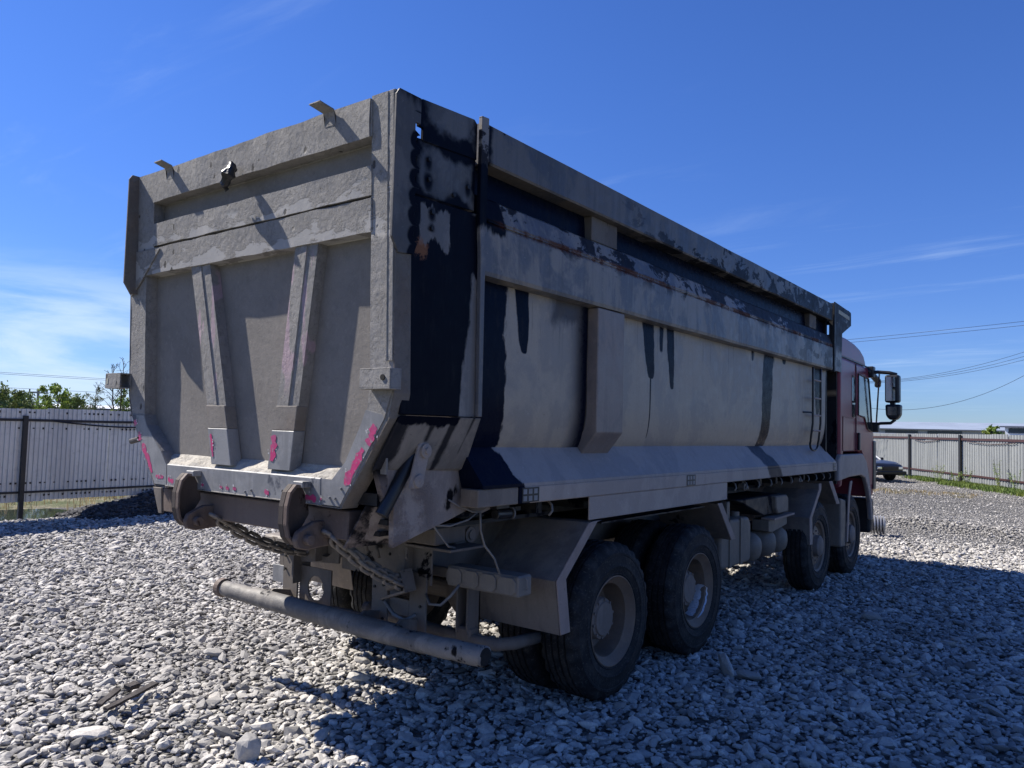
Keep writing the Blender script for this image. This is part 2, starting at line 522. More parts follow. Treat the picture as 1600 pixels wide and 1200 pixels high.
M['corner'] = plate_mat('burnt_corner_plate', (0.120, 0.112, 0.106), (0.070, 0.067, 0.066), OILC, 0.45, 0.22, masks_post, 0.3, rustm=rust_post, streak=0.7)
M['lower'] = plate_mat('muddy_hinge_plate', (0.290, 0.247, 0.220), (0.224, 0.188, 0.170), (0.010, 0.010, 0.012), 0.75, 0.3, masks_lower, 0.8, rustm=mud_lower)
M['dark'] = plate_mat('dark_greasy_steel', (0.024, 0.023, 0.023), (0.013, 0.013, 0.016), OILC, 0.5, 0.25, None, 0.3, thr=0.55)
def masks_wing(nt, x, y, z, nz, nz2):
    a = nt.m('SUBTRACT', nt.m('MODULO', nt.m('ADD', nt.m('SUBTRACT', 3.22, z), 0.0025), 0.093), 0.045)
    d = nt.m('SQRT', nt.m('ADD', nt.m('POWER', a, 2.0), nt.m('POWER', nt.m('SUBTRACT', y, 0.14), 2.0)))
    return [nt.mr(nt.m('ADD', d, nt.m('MULTIPLY', nz, 0.03)), 0.078, 0.060), nt.mr(nt.m('ADD', z, nt.m('MULTIPLY', nz2, 0.2)), 3.42, 3.50)]


M['wing'] = plate_mat('burnt_wing_plate', (0.115, 0.105, 0.098), (0.075, 0.070, 0.068), OILC, 0.5, 0.3, masks_wing, 0.3)
M['chassis'] = plate_mat('dusty_chassis_steel', (0.153, 0.131, 0.112), (0.111, 0.094, 0.083), (0.006, 0.006, 0.008), 0.7, 0.4, None, 0.35, thr=0.62)
M['fender'] = plate_mat('dusty_mudguard', (0.206, 0.170, 0.139), (0.149, 0.124, 0.106), (0.012, 0.012, 0.013), 0.6, 0.4, None, 0.35, thr=0.66)
M['flange'] = plate_mat('pale_mudguard_edge', (0.319, 0.247, 0.212), (0.265, 0.203, 0.172), (0.03, 0.03, 0.032), 0.6, 0.4, None, 0.2)
M['bumper'] = plate_mat('dusty_bumper_pipe', (0.215, 0.198, 0.180), (0.125, 0.118, 0.112), (0.008, 0.008, 0.010), 0.6, 0.35, None, 0.9, thr=0.585)
M['lamp'] = plate_mat('dust_covered_lamp', (0.217, 0.190, 0.164), (0.180, 0.159, 0.137), (0.05, 0.045, 0.045), 0.6, 0.4, None, 0.1, streak=0.5)
M['tank'] = plate_mat('dusty_tank', (0.199, 0.166, 0.133), (0.157, 0.132, 0.107), (0.03, 0.03, 0.03), 0.55, 0.4, None, 0.2)
M['hook'] = plate_mat('brown_rusty_steel', (0.156, 0.119, 0.100), (0.111, 0.080, 0.067), (0.030, 0.018, 0.013), 0.7, 0.5, None, 0.5, thr=0.60)
M['hook_dark'] = plate_mat('dark_brown_steel', (0.075, 0.058, 0.050), (0.052, 0.040, 0.035), (0.02, 0.013, 0.010), 0.7, 0.5, None, 0.5, thr=0.60)
M['rim'] = plate_mat('dusty_rim', (0.202, 0.145, 0.103), (0.164, 0.119, 0.088), (0.30, 0.32, 0.36), 0.55, 0.22, None, 0.2)
M['hub'] = plate_mat('dusty_hub', (0.219, 0.176, 0.147), (0.175, 0.141, 0.118), (0.04, 0.035, 0.03), 0.7, 0.4, None, 0.4)


def gate_mat(name, base=(0.262, 0.248, 0.234), pale=(0.36, 0.345, 0.33), patch=True, splat=1.0, brown=0.0, pinkish=False):
    """sun-lit steel under a lumpy crust of dried cement"""
    m, nt, b = new_mat(name)
    co = tcoord(nt)
    x, y, z = nt.sep(co)
    n1 = nt.noise(co, 3.0, 5, 0.6)
    n2 = nt.noise(co, 22, 6, 0.7)
    n3 = nt.noise(co, 120, 3, 0.6)
    lumps = nt.vor(nt.vm('ADD', co, nt.mapv(nt.noise(co, 9, 3, out=1), sc=(.05, .05, .05))), 34, 'SMOOTH_F1')
    pits = nt.vor(nt.mapv(co, sc=(1, 1, 0.6)), 11)
    c = nt.mix(nt.mr(n1, 0.35, 0.65), base, tuple(q * 0.84 for q in base))
    c = nt.mix(nt.m('MULTIPLY', nt.mr(n2, 0.50, 0.62), 0.35), c, tuple(q * 0.68 for q in base))
    c = nt.mix(nt.m('MULTIPLY', nt.mr(nt.noise(co, 30, 6, 0.7), 0.56, 0.64), 0.35), c, tuple(min(.6, q * 1.35) for q in base))
    c = nt.mix(nt.m('MULTIPLY', nt.mr(n3, 0.35, 0.65), 0.25), c, tuple(q * 0.7 for q in base))
    if brown: c = nt.mix(nt.m('MULTIPLY', nt.mr(nt.noise(co, 5, 4), 0.4, 0.65), brown), c, (0.16, 0.12, 0.095))
    fl = nt.noise(nt.mapv(co, sc=(1, 1, 0.8), loc=(5, 2, 1)), 11, 9, 0.70, 0.15)
    flk = nt.mr(fl, 0.49, 0.515)
    fl2 = nt.mr(nt.noise(co, 27, 8, 0.66, 0.3), 0.50, 0.53)
    h = nt.m('ADD', nt.m('MULTIPLY', n2, 0.45 * splat), nt.m('MULTIPLY', lumps, 0.35 * splat))
    h = nt.m('ADD', h, nt.m('ADD', nt.m('MULTIPLY', flk, 0.30 * splat), nt.m('MULTIPLY', fl2, 0.20 * splat)))
    rimk = nt.m('MULTIPLY', nt.m('MULTIPLY', nt.mr(fl, 0.485, 0.50), nt.mr(fl, 0.515, 0.50)), min(1, splat) * 0.55)
    c = nt.mix(rimk, c, tuple(q * 0.45 for q in base))
    h = nt.m('ADD', h, nt.m('MULTIPLY', n3, 0.12))
    if patch:
        # places where the crust has flaked down to smoother pale cement, low on the cross bars
        zz = nt.m('SUBTRACT', z, nt.m('MULTIPLY', nt.m('GREATER_THAN', z, 2.895), 0.155))
        low = nt.mr(zz, 2.88, 2.74, -0.10, 0.13)
        pn = nt.noise(nt.mapv(co, sc=(1, 1, 2.2)), 5.5, 6, 0.6, 0.25)
        k = nt.mr(nt.m('ADD', pn, low), 0.565, 0.58)
        k = nt.m('MULTIPLY', k, nt.m('MULTIPLY', nt.mr(z, 2.68, 2.72), nt.mr(z, 3.02, 2.98)))
        edge = nt.m('MULTIPLY', k, nt.mr(nt.m('ADD', pn, low), 0.615, 0.58))
        c = nt.mix(nt.m('MULTIPLY', k, 0.8), c, pale)
        c = nt.mix(nt.m('MULTIPLY', edge, 0.55), c, (0.10, 0.095, 0.09))
        h = nt.m('MULTIPLY', h, nt.m('SUBTRACT', 1.0, nt.m('MULTIPLY', k, 0.85)))
        # nicks with dark bottoms along the top beam
        nick = nt.m('MULTIPLY', nt.mr(nt.m('ADD', pits, nt.m('MULTIPLY', n2, 0.30)), 0.31, 0.27), nt.mr(nt.noise(co, 3.5, 2), 0.50, 0.54))
        c = nt.mix(nt.m('MULTIPLY', nick, 0.85), c, (0.04, 0.037, 0.035))
        h = nt.m('SUBTRACT', h, nt.m('MULTIPLY', nick, 1.2))
    if pinkish:
        pk = nt.m('MULTIPLY', nt.mr(nt.noise(nt.mapv(co, sc=(4, 1, 0.8)), 3.2, 4, 0.5), 0.53, 0.57), nt.m('MULTIPLY', nt.mr(z, 1.9, 2.1), nt.mr(z, 2.75, 2.6)))
        c = nt.mix(nt.m('MULTIPLY', pk, 0.6), c, (0.42, 0.29, 0.34))
    nt.L.new(c, b.inputs['Base Color'])
    b.inputs['Roughness'].default_value = 0.85
    b.inputs['Specular IOR Level'].default_value = 0.25
    nt.L.new(nt.bump(h, 0.65, 0.008), b.inputs['Normal'])
    return m


M['gate'] = gate_mat('cement_crusted_steel')
M['gate_rib'] = gate_mat('cement_crusted_rib', patch=False, pinkish=True)
M['gate_panel'] = gate_mat('dusty_gate_sheet', base=(0.225, 0.205, 0.185), patch=False, splat=0.22)
M['gate_plate'] = gate_mat('brownish_doubler', base=(0.235, 0.212, 0.188), patch=False, splat=0.3, brown=0.4)
M['gate_ledge'] = gate_mat('dust_heap', base=(0.42, 0.39, 0.34), patch=False, splat=1.3)
M['gate_steel'] = plate_mat('scuffed_grey_steel', (0.260, 0.257, 0.258), (0.200, 0.200, 0.206), (0.10, 0.105, 0.12), 0.5, 0.4, None, 0.12, thr=0.64, streak=0.5)
M['gate_edge'] = gate_mat('worn_gate_edge', base=(0.17, 0.155, 0.14), patch=False, splat=0.7, brown=0.5)


def simple(name, col, rough=0.5, metal=0.0, spec=0.5, coat=0.0, bump=0.0, bscale=40, var=0.25):
    m, nt, b = new_mat(name)
    co = nt.n('ShaderNodeTexCoord').outputs['Object']
    nz = nt.noise(co, bscale * 0.3, 4, 0.6)
    c = nt.mix(nt.mr(nz, 0.3, 0.7), col, tuple(q * (1 - var) for q in col))
    nt.L.new(c, b.inputs['Base Color'])
    nt.put(b.inputs['Roughness'], nt.mr(nz, 0.3, 0.7, max(0.02, rough - 0.05), min(1, rough + 0.08)))
    b.inputs['Metallic'].default_value = metal
    b.inputs['Specular IOR Level'].default_value = spec
    b.inputs['Coat Weight'].default_value = coat
    b.inputs['Coat Roughness'].default_value = 0.12
    if bump: nt.L.new(nt.bump(nt.noise(co, bscale, 4, 0.6), bump, 0.01), b.inputs['Normal'])
    return m


def tape_mat():
    m, nt, b = new_mat('magenta_tape')
    co = tcoord(nt)
    n = nt.noise(co, 38, 6, 0.65); n2 = nt.noise(co, 9, 4, 0.6)
    c = nt.mix(nt.mr(n2, .4, .6), (0.50, 0.035, 0.150), (0.40, 0.06, 0.16))
    c = nt.mix(nt.mr(n, .56, .62), c, (0.27, 0.22, 0.23))
    nt.L.new(c, b.inputs['Base Color']); b.inputs['Roughness'].default_value = .45
    nt.L.new(nt.bump(n, .5, .004), b.inputs['Normal'])
    return m


M['tape'] = tape_mat()
M['tape_edge'] = simple('silver_tape_backing', (0.55, 0.54, 0.55), 0.5, bscale=60)
M['black'] = simple('black_plastic', (0.012, 0.012, 0.014), 0.4, bscale=30)
M['hole'] = simple('shadowed_hole', (0.006, 0.006, 0.007), 0.9, bscale=30)  # black discs standing in for the shade inside holes
M['tyre'] = None
M['chain'] = simple('dusty_chain', (0.20, 0.175, 0.155), 0.7, bump=0.5, bscale=80)
M['wire'] = simple('pale_wire', (0.18, 0.17, 0.165), 0.6)
M['chrome'] = simple('scratched_bright_metal', (0.45, 0.48, 0.52), 0.25, metal=1.0, bump=0.1)
M['dull_metal'] = simple('dull_grey_metal', (0.42, 0.42, 0.42), 0.4, metal=0.6, bump=0.2)
M['sticker'] = simple('faded_sticker', (0.42, 0.40, 0.30), 0.6, bscale=80)
M['white_dot'] = simple('pale_squares', (0.22, 0.22, 0.23), 0.5)
M['glass'] = simple('dark_glass', (0.012, 0.016, 0.02), 0.04, spec=1.0, var=0.05)
M['glass'].node_tree.nodes['Principled BSDF'].inputs['IOR'].default_value = 2.1
M['mirror'] = simple('mirror_glass', (0.75, 0.8, 0.82), 0.03, metal=1.0, var=0.02)
M['fence_post'] = simple('black_painted_post', (0.015, 0.014, 0.015), 0.45, bump=0.2)
M['fence_rail'] = simple('dark_brown_rail', (0.055, 0.022, 0.020), 0.5, bump=0.2)
M['fence_rail_dark'] = simple('black_rail', (0.016, 0.013, 0.014), 0.5, bump=0.2)
M['bark'] = simple('bark', (0.09, 0.075, 0.06), 0.9, bump=0.5)
M['cable'] = simple('overhead_cable', (0.035, 0.035, 0.04), 0.6)
M['concrete'] = simple('concrete_pole', (0.28, 0.27, 0.25), 0.9, bump=0.3)


def tyre_mat():
    m, nt, b = new_mat('dusty_rubber')
    co = nt.n('ShaderNodeTexCoord').outputs['Object']
    x, y, z = nt.sep(co)
    n = nt.noise(co, 7, 5, 0.6)
    f = nt.noise(co, 60, 4, 0.6)
    c = nt.mix(nt.mr(n, 0.45, 0.70), (0.010, 0.010, 0.011), (0.034, 0.031, 0.029))
    c = nt.mix(nt.m('MULTIPLY', nt.mr(f, 0.54, 0.70), 0.6), c, (0.085, 0.078, 0.070))
    nt.L.new(c, b.inputs['Base Color'])
    b.inputs['Roughness'].default_value = 0.75
    b.inputs['Specular IOR Level'].default_value = 0.3
    nt.L.new(nt.bump(nt.m('ADD', n, nt.m('MULTIPLY', f, 0.5)), 0.5, 0.008), b.inputs['Normal'])
    return m


M['tyre'] = tyre_mat()


def cab_mat():
    m, nt, b = new_mat('dusty_maroon_paint')
    co = tcoord(nt)
    x, y, z = nt.sep(co)
    n = nt.noise(nt.mapv(co, sc=(1, 1, 0.5)), 3.5, 6, 0.65, 0.4)
    dustk = nt.m('ADD', nt.mr(n, 0.35, 0.7, 0.0, 0.25), nt.mr(z, 2.2, 1.2, 0.0, 0.30), clamp=True)
    c = nt.mix(dustk, (0.21, 0.014, 0.034), (0.15, 0.066, 0.078))
    nt.L.new(c, b.inputs['Base Color'])
    nt.put(b.inputs['Roughness'], nt.mr(dustk, 0.1, 0.8, 0.28, 0.6))
    b.inputs['Specular IOR Level'].default_value = 0.25
    b.inputs['Coat Weight'].default_value = 0.08
    b.inputs['Coat Roughness'].default_value = 0.15
    return m


M['cab'] = cab_mat()
M['cabgrey'] = plate_mat('dusty_grey_fender', (0.299, 0.252, 0.228), (0.241, 0.205, 0.188), (0.05, 0.05, 0.055), 0.5, 0.3, None, 0.06)


# ------------------------------------------------------------ the setting: ground
def ground_mat():
    m, nt, b = new_mat('gravel_bed')
    co = nt.n('ShaderNodeNewGeometry').outputs['Position']
    cell = nt.vor(co, 19, out='Color')
    cs, _, _ = nt.sep(cell)
    d = nt.vor(co, 19)
    big_ = nt.noise(co, 0.35, 4, 0.6)
    c = nt.mix(cs, (0.22, 0.215, 0.21), (0.44, 0.43, 0.415))
    c = nt.mix(nt.mr(big_, 0.48, 0.62, 0.0, 0.6), c, (0.19, 0.178, 0.165))
    c = nt.mix(nt.mr(d, 0.022, 0.045), c, (0.12, 0.115, 0.108))
    gx_, gy_, gz_ = nt.sep(co)
    trk = nt.noise(nt.mapv(co, sc=(0.10, 0.55, 1), rot=(0, 0, 0.12)), 1.5, 5, 0.6, 0.3)
    trk = nt.m('MULTIPLY', nt.mr(trk, 0.46, 0.56), nt.mr(gy_, 12.0, 16.0))
    c = nt.mix(nt.m('MULTIPLY', trk, 0.55), c, (0.23, 0.218, 0.20))
    nt.L.new(c, b.inputs['Base Color'])
    b.inputs['Roughness'].default_value = 0.95
    nt.L.new(nt.bump(nt.m('SUBTRACT', 1.0, nt.m('MULTIPLY', d, 20.0)), 0.7, 0.02), b.inputs['Normal'])
    return m


def far_ground_mat():
    m, nt, b = new_mat('rough_grass_earth')
    co = nt.n('ShaderNodeNewGeometry').outputs['Position']
    n = nt.noise(co, 0.7, 6, 0.65)
    f = nt.noise(co, 12, 5, 0.7)
    c = nt.mix(nt.mr(n, 0.4, 0.6), (0.085, 0.10, 0.035), (0.20, 0.175, 0.12))
    c = nt.mix(nt.mr(f, 0.45, 0.65), c, (0.05, 0.065, 0.02))
    nt.L.new(c, b.inputs['Base Color'])
    b.inputs['Roughness'].default_value = 1.0
    nt.L.new(nt.bump(f, 0.8, 0.05), b.inputs['Normal'])
    return m


FR_A = Vector((-3.26, 38.16, 0)); FR_C = Vector((1.73, 30.24, 0))
FR_D = (FR_C - FR_A).normalized()                 # along the right-hand fence
FR_N = Vector((-FR_D.y, FR_D.x, 0)); FR_N = FR_N if FR_N.y > 0 else -FR_N    # away from the yard


def ground_h(x, y):
    """height of the gravel: ruts, low berms, tracks"""
    p = Vector((x * 0.25, y * 0.25, 3.3))
    h = mnoise.noise(p) * 0.035 + mnoise.noise(Vector((x * 0.9, y * 0.9, 8.1))) * 0.018
    dt_ = math.hypot(max(0, abs(x) - 1.6), max(0, abs(y - 5) - 6.0))
    h *= min(1.0, 0.25 + dt_ * 0.4)
    # loose ridge pushed up across the way out, right of the truck
    for (cx, cy, ang, ln, wd, ht) in ((2.2, 15.1, -0.20, 4.6, 0.55, 0.13), (0.6, 15.3, 0.0, 2.2, 0.5, 0.08), (-10.9, 9.0, 1.5, 3.0, 0.9, 0.22)):
        dx, dy = x - cx, y - cy
        u = dx * math.cos(ang) + dy * math.sin(ang); v = -dx * math.sin(ang) + dy * math.cos(ang)
        q = (u / ln) ** 2 + (v / wd) ** 2
        if q < 6: h += ht * math.exp(-q * 1.4) * (1 + 0.35 * mnoise.noise(Vector((x * 2.5, y * 2.5, 1))))
    # the pad drops away beyond the left fence
    if x < -11.2: h -= min(0.16, (-11.2 - x) * 0.6)
    return h


def make_ground():
    bm = bmesh.new()
    xs = [-14 + i * 0.25 for i in range(0, 81)]
    xs += [6.6 + i * 0.6 for i in range(0, 20)]
    ys = [-4 + i * 0.25 for i in range(0, 97)] + [20.6 + i * 0.6 for i in range(0, 36)]
    grid = [[bm.verts.new((x, y, ground_h(x, y) - 0.022)) for y in ys] for x in xs]
    for i in range(len(xs) - 1):
        for j in range(len(ys) - 1):
            bm.faces.new((grid[i][j], grid[i + 1][j], grid[i + 1][j + 1], grid[i][j + 1]))
    me = bpy.data.meshes.new('gravel_yard_ground'); bm.to_mesh(me); bm.free()
    me.materials.append(ground_mat())
    me.polygons.foreach_set('use_smooth', [True] * len(me.polygons))
    o = bpy.data.objects.new('gravel_yard_ground', me); COL.objects.link(o)
    tag(o, kind='structure', label='pale gravel yard ground under and around the truck')
    return o, xs, ys


GROUND, gxs, gys = make_ground()
far = MB()
far.box(-600, 600, -300, 900, -1.2, -0.30)
farg = far.build('field_ground', far_ground_mat()); tag(farg, kind='structure', label='rough grassy earth beyond the yard fences')


# stones: one stuff object, scattered by geometry nodes
def rock_mat():
    m, nt, b = new_mat('crushed_limestone')
    oi = nt.n('ShaderNodeObjectInfo')
    gp = nt.n('ShaderNodeNewGeometry').outputs['Position']
    co = nt.n('ShaderNodeTexCoord').outputs['Object']
    r = oi.outputs['Random']
    area = nt.noise(gp, 0.55, 4, 0.6)
    n = nt.noise(gp, 45, 5, 0.65)
    cr = nt.n('ShaderNodeValToRGB')
    e = cr.color_ramp.elements
    e[0].position = 0.0; e[0].color = (0.17, 0.162, 0.152, 1)
    e[1].position = 1.0; e[1].color = (0.64, 0.605, 0.55, 1)
    for p, cc in ((0.25, (0.31, 0.295, 0.275, 1)), (0.55, (0.45, 0.43, 0.395, 1)), (0.8, (0.53, 0.495, 0.445, 1))):
        q = e.new(p); q.color = cc
    nt.put(cr.inputs[0], r)
    c = nt.mix(nt.m('MULTIPLY', nt.mr(n, 0.35, 0.7), 0.45), cr.outputs[0], (0.22, 0.215, 0.21))
    c = nt.mix(nt.mr(area, 0.52, 0.66, 0.0, 0.45), c, (0.17, 0.16, 0.15))
    gx_, gy_, gz_ = nt.sep(gp)
    trk = nt.noise(nt.mapv(gp, sc=(0.10, 0.55, 1), rot=(0, 0, 0.12)), 1.5, 5, 0.6, 0.3)
    trk = nt.m('MULTIPLY', nt.mr(trk, 0.46, 0.56), nt.mr(gy_, 12.0, 16.0))
    c = nt.mix(nt.m('MULTIPLY', trk, 0.55), c, (0.23, 0.218, 0.20))
    nt.L.new(c, b.inputs['Base Color'])
    b.inputs['Roughness'].default_value = 0.85
    b.inputs['Specular IOR Level'].default_value = 0.3
    nt.L.new(nt.bump(nt.noise(gp, 70, 4, 0.7), 0.45, 0.006), b.inputs['Normal'])
    return m


ROCKM = rock_mat()


def gravel_nodes(name, smin, smax, seed, mat, tilt=0.45):
    tr = bpy.data.node_groups.new(name, 'GeometryNodeTree')
    tr.interface.new_socket('Geometry', in_out='INPUT', socket_type='NodeSocketGeometry')
    tr.interface.new_socket('Geometry', in_out='OUTPUT', socket_type='NodeSocketGeometry')
    N = tr.nodes; L = tr.links
    gi = N.new('NodeGroupInput'); go = N.new('NodeGroupOutput')
    dp = N.new('GeometryNodeDistributePointsOnFaces'); dp.distribute_method = 'RANDOM'
    at = N.new('GeometryNodeInputNamedAttribute'); at.data_type = 'FLOAT'; at.inputs['Name'].default_value = 'dens'
    L.new(gi.outputs[0], dp.inputs['Mesh']); L.new(at.outputs['Attribute'], dp.inputs['Density'])
    dp.inputs['Seed'].default_value = seed
    join = N.new('GeometryNodeGeometryToInstance')
    for i in range(14):
        ico = N.new('GeometryNodeMeshIcoSphere'); ico.inputs['Radius'].default_value = 1.0
        ico.inputs['Subdivisions'].default_value = 2
        sp = N.new('GeometryNodeSetPosition')
        rv = N.new('FunctionNodeRandomValue'); rv.data_type = 'FLOAT_VECTOR'
        rv.inputs[0].default_value = (-0.42, -0.42, -0.42); rv.inputs[1].default_value = (0.42, 0.42, 0.42)
        rv.inputs['Seed'].default_value = seed * 31 + i
        L.new(ico.outputs['Mesh'], sp.inputs['Geometry'])
        L.new(rv.outputs[0], sp.inputs['Offset'])
        ch = N.new('GeometryNodeConvexHull'); L.new(sp.outputs[0], ch.inputs[0])
        tf = N.new('GeometryNodeTransform')
        rr = random.Random(seed * 100 + i)
        tf.inputs['Scale'].default_value = (rr.uniform(0.9, 1.6), rr.uniform(0.6, 0.95), rr.uniform(0.38, 0.72))
        L.new(ch.outputs[0], tf.inputs[0])
        sm = N.new('GeometryNodeSetMaterial'); sm.inputs['Material'].default_value = mat
        L.new(tf.outputs[0], sm.inputs[0])
        L.new(sm.outputs[0], join.inputs[0])
    ip = N.new('GeometryNodeInstanceOnPoints')
    L.new(dp.outputs['Points'], ip.inputs['Points']); L.new(join.outputs[0], ip.inputs['Instance'])
    ip.inputs['Pick Instance'].default_value = True
    ri = N.new('FunctionNodeRandomValue'); ri.data_type = 'INT'
    ri.inputs[4].default_value = 0; ri.inputs[5].default_value = 13; ri.inputs['Seed'].default_value = seed + 1
    L.new(ri.outputs[2], ip.inputs['Instance Index'])
    rot = N.new('FunctionNodeRandomValue'); rot.data_type = 'FLOAT_VECTOR'
    rot.inputs[0].default_value = (-tilt, -tilt, 0); rot.inputs[1].default_value = (tilt, tilt, 6.28); rot.inputs['Seed'].default_value = seed + 2
    L.new(rot.outputs[0], ip.inputs['Rotation'])
    sc = N.new('FunctionNodeRandomValue'); sc.data_type = 'FLOAT'
    sc.inputs[2].default_value = 0.0; sc.inputs[3].default_value = 1.0; sc.inputs['Seed'].default_value = seed + 3
    pw = N.new('ShaderNodeMath'); pw.operation = 'POWER'; pw.inputs[1].default_value = 2.2
    L.new(sc.outputs[1], pw.inputs[0])
    mp = N.new('ShaderNodeMapRange'); mp.inputs['To Min'].default_value = smin; mp.inputs['To Max'].default_value = smax
    L.new(pw.outputs[0], mp.inputs['Value'])
    sz = N.new('GeometryNodeInputNamedAttribute'); sz.data_type = 'FLOAT'; sz.inputs['Name'].default_value = 'siz'
    mu = N.new('ShaderNodeMath'); mu.operation = 'MULTIPLY'
    L.new(mp.outputs[0], mu.inputs[0]); L.new(sz.outputs['Attribute'], mu.inputs[1]); L.new(mu.outputs[0], ip.inputs['Scale'])
    # lift each a little at random so that the bed is uneven
    tv = N.new('FunctionNodeRandomValue'); tv.data_type = 'FLOAT_VECTOR'
    tv.inputs[0].default_value = (0, 0, -0.004); tv.inputs[1].default_value = (0, 0, 0.030); tv.inputs['Seed'].default_value = seed + 5
    ti = N.new('GeometryNodeTranslateInstances'); ti.inputs['Local Space'].default_value = False
    L.new(ip.outputs[0], ti.inputs[0]); L.new(tv.outputs[0], ti.inputs['Translation'])
    L.new(ti.outputs[0], go.inputs[0])
    return tr


def gravel(name, label, smin, smax, seed, densf, z=-0.03, mat=ROCKM):
    me = GROUND.data.copy(); me.name = name
    me.materials.clear(); me.materials.append(mat)
    a = me.attributes.new('dens', 'FLOAT', 'POINT')
    n = len(me.vertices)
    co = np.empty(n * 3); me.vertices.foreach_get('co', co); co = co.reshape(-1, 3)
    a.data.foreach_set('value', np.array([densf(p[0], p[1]) for p in co], dtype=np.float32))
    a2 = me.attributes.new('siz', 'FLOAT', 'POINT')
    a2.data.foreach_set('value', np.array([s_main(p[0], p[1]) for p in co], dtype=np.float32))
    co[:, 2] += z + 0.022
    me.vertices.foreach_set('co', co.ravel())
    o = bpy.data.objects.new(name, me); COL.objects.link(o)
    md = o.modifiers.new('scatter', 'NODES'); md.node_group = gravel_nodes(name, smin, smax, seed, mat)
    tag(o, label, kind='stuff')
    return o


fwd = Vector((-0.604, 0.7943))


def yard(x, y):
    """1 inside the gravelled yard, 0 outside"""
    if x < -11.35: return 0
    if (Vector((x, y, 0)) - FR_A).dot(FR_N) > -0.6: return 0
    return 1


def seen(x, y, m=1.5):
    """inside the wedge the view can reach, with a wide margin for a step to the side"""
    d = Vector((x - 3.87, y + 2.486)); f = d.dot(fwd); r = abs(d.x * 0.7943 + d.y * 0.604)
    return f > 0.5 and r < f * 0.80 + m


def d_main(x, y):
    if not yard(x, y) or not seen(x, y): return 0
    d = math.hypot(x - 3.87, y + 2.486)
    v = 950 if d < 7 else max(280, 950 - (d - 7) * 45)
    v *= 1.0 + 0.25 * mnoise.noise(Vector((x * 0.8, y * 0.8, 0)))
    if y > 13.5 and y < 30 and x > -4:
        t = mnoise.noise(Vector((x * 0.16, y * 0.55, 5.5)))
        if t > 0.02: v *= 0.45
    return v


def ridge(x, y):
    q = 0
    for (cx, cy, ang, ln, wd) in ((2.2, 15.1, -0.20, 4.6, 0.55), (0.6, 15.3, 0.0, 2.2, 0.5)):
        dx, dy = x - cx, y - cy
        u = dx * math.cos(ang) + dy * math.sin(ang); v = -dx * math.sin(ang) + dy * math.cos(ang)
        q = max(q, math.exp(-((u / ln) ** 2 + (v / wd) ** 2) * 1.4))
    return q


def s_main(x, y):
    # past the front of the truck the ground is driven over: finer, bedded-in stones, loose ones only on the ridge
    k = min(1, max(0, (y - 11.0) / 3.0)) if x > -4 else 0
    return 1.0 - 0.42 * k * (1 - ridge(x, y))


def d_big(x, y):
    if not yard(x, y) or not seen(x, y): return 0
    d = math.hypot(x - 3.87, y + 2.486)
    return 30 if d < 16 else 8


gravel('gravel', 'loose pale grey crushed gravel covering the yard', 0.0115, 0.031, 3, d_main)
gravel('coarse_gravel', 'larger angular stones scattered through the pale gravel', 0.028, 0.050, 11, d_big, z=-0.02)


# ------------------------------------------------------------ the truck: tailgate
LEAN = 0.0385


def GPf(u, w_, d): return (u, d + LEAN * (3.2 - w_), w_)


def G(poly, d0, d1): return MB().prism(poly, d0, d1, GPf)


def Gbox(u0, u1, w0, w1, d0, d1): return G([(u0, w0), (u1, w0), (u1, w1), (u0, w1)], d0, d1)


GATE = empty('tailgate', parent=ROOT)
TS = 0.09


def gate_part(name, mb, mat, bevel=0.006, cell=0.0, amp=0.0, seed=0.0):
    o = mb.build(name, M[mat], GATE, bevel=0 if cell else bevel)
    if cell:
        tess(o, cell, amp, 6.0, seed)
    return o


# sheets at the bottom of the recesses
gate_part('recess_sheet', G([(-1.12, 1.56), (1.12, 1.56), (1.12, 2.80), (-1.12, 2.80)], 0.075, 0.088), 'gate_panel', 0)
gate_part('recess_sheet', Gbox(-1.0, 1.12, 2.98, 3.25, 0.070, 0.088), 'gate_panel', 0)
# side posts with their knees
rp = [(1.085, 3.388), (1.085, 2.0), (1.064, 1.86), (1.032, 1.803), (0.916, 1.613), (0.817, 1.522), (0.735, 1.522), (0.735, 1.388), (0.880, 1.388), (1.215, 1.835), (1.245, 1.95), (1.245, 3.388)]
gate_part('side_post', G(rp, 0.0, 0.10), 'gate', cell=0.12, amp=0.004, seed=1)
lp = [(-0.95, 3.388), (-0.95, 2.895), (-1.045, 2.895), (-1.045, 2.0), (-1.04, 1.83), (-1.0, 1.76), (-0.82, 1.60), (-0.75, 1.522), (-0.75, 1.388), (-0.895, 1.388), (-1.20, 1.835), (-1.235, 1.95), (-1.235, 3.388)]
gate_part('side_post', G(lp, 0.0, 0.10), 'gate', cell=0.12, amp=0.004, seed=2)
gate_part('post_cover_strip', Gbox(1.205, 1.243, 2.10, 3.385, -0.006, 0.0), 'gate', 0.003)
# outer edge plates of the gate, seen along its right side
gate_part('edge_plate', MB().prism([(1.246, 2.62), (1.252, 2.62), (1.252, 1.95), (1.221, 1.83), (0.884, 1.380), (0.70, 1.380), (0.70, 1.386), (0.880, 1.386), (1.216, 1.836), (1.246, 1.95)], -0.002, 0.104, GPf), 'gate_edge', 0)
gate_part('edge_plate', MB().prism([(-1.236, 2.62), (-1.242, 2.62), (-1.242, 1.95), (-1.207, 1.83), (-0.90, 1.380), (-0.70, 1.380), (-0.70, 1.386), (-0.896, 1.386), (-1.201, 1.836), (-1.236, 1.95)], -0.002, 0.104, GPf), 'gate_edge', 0)
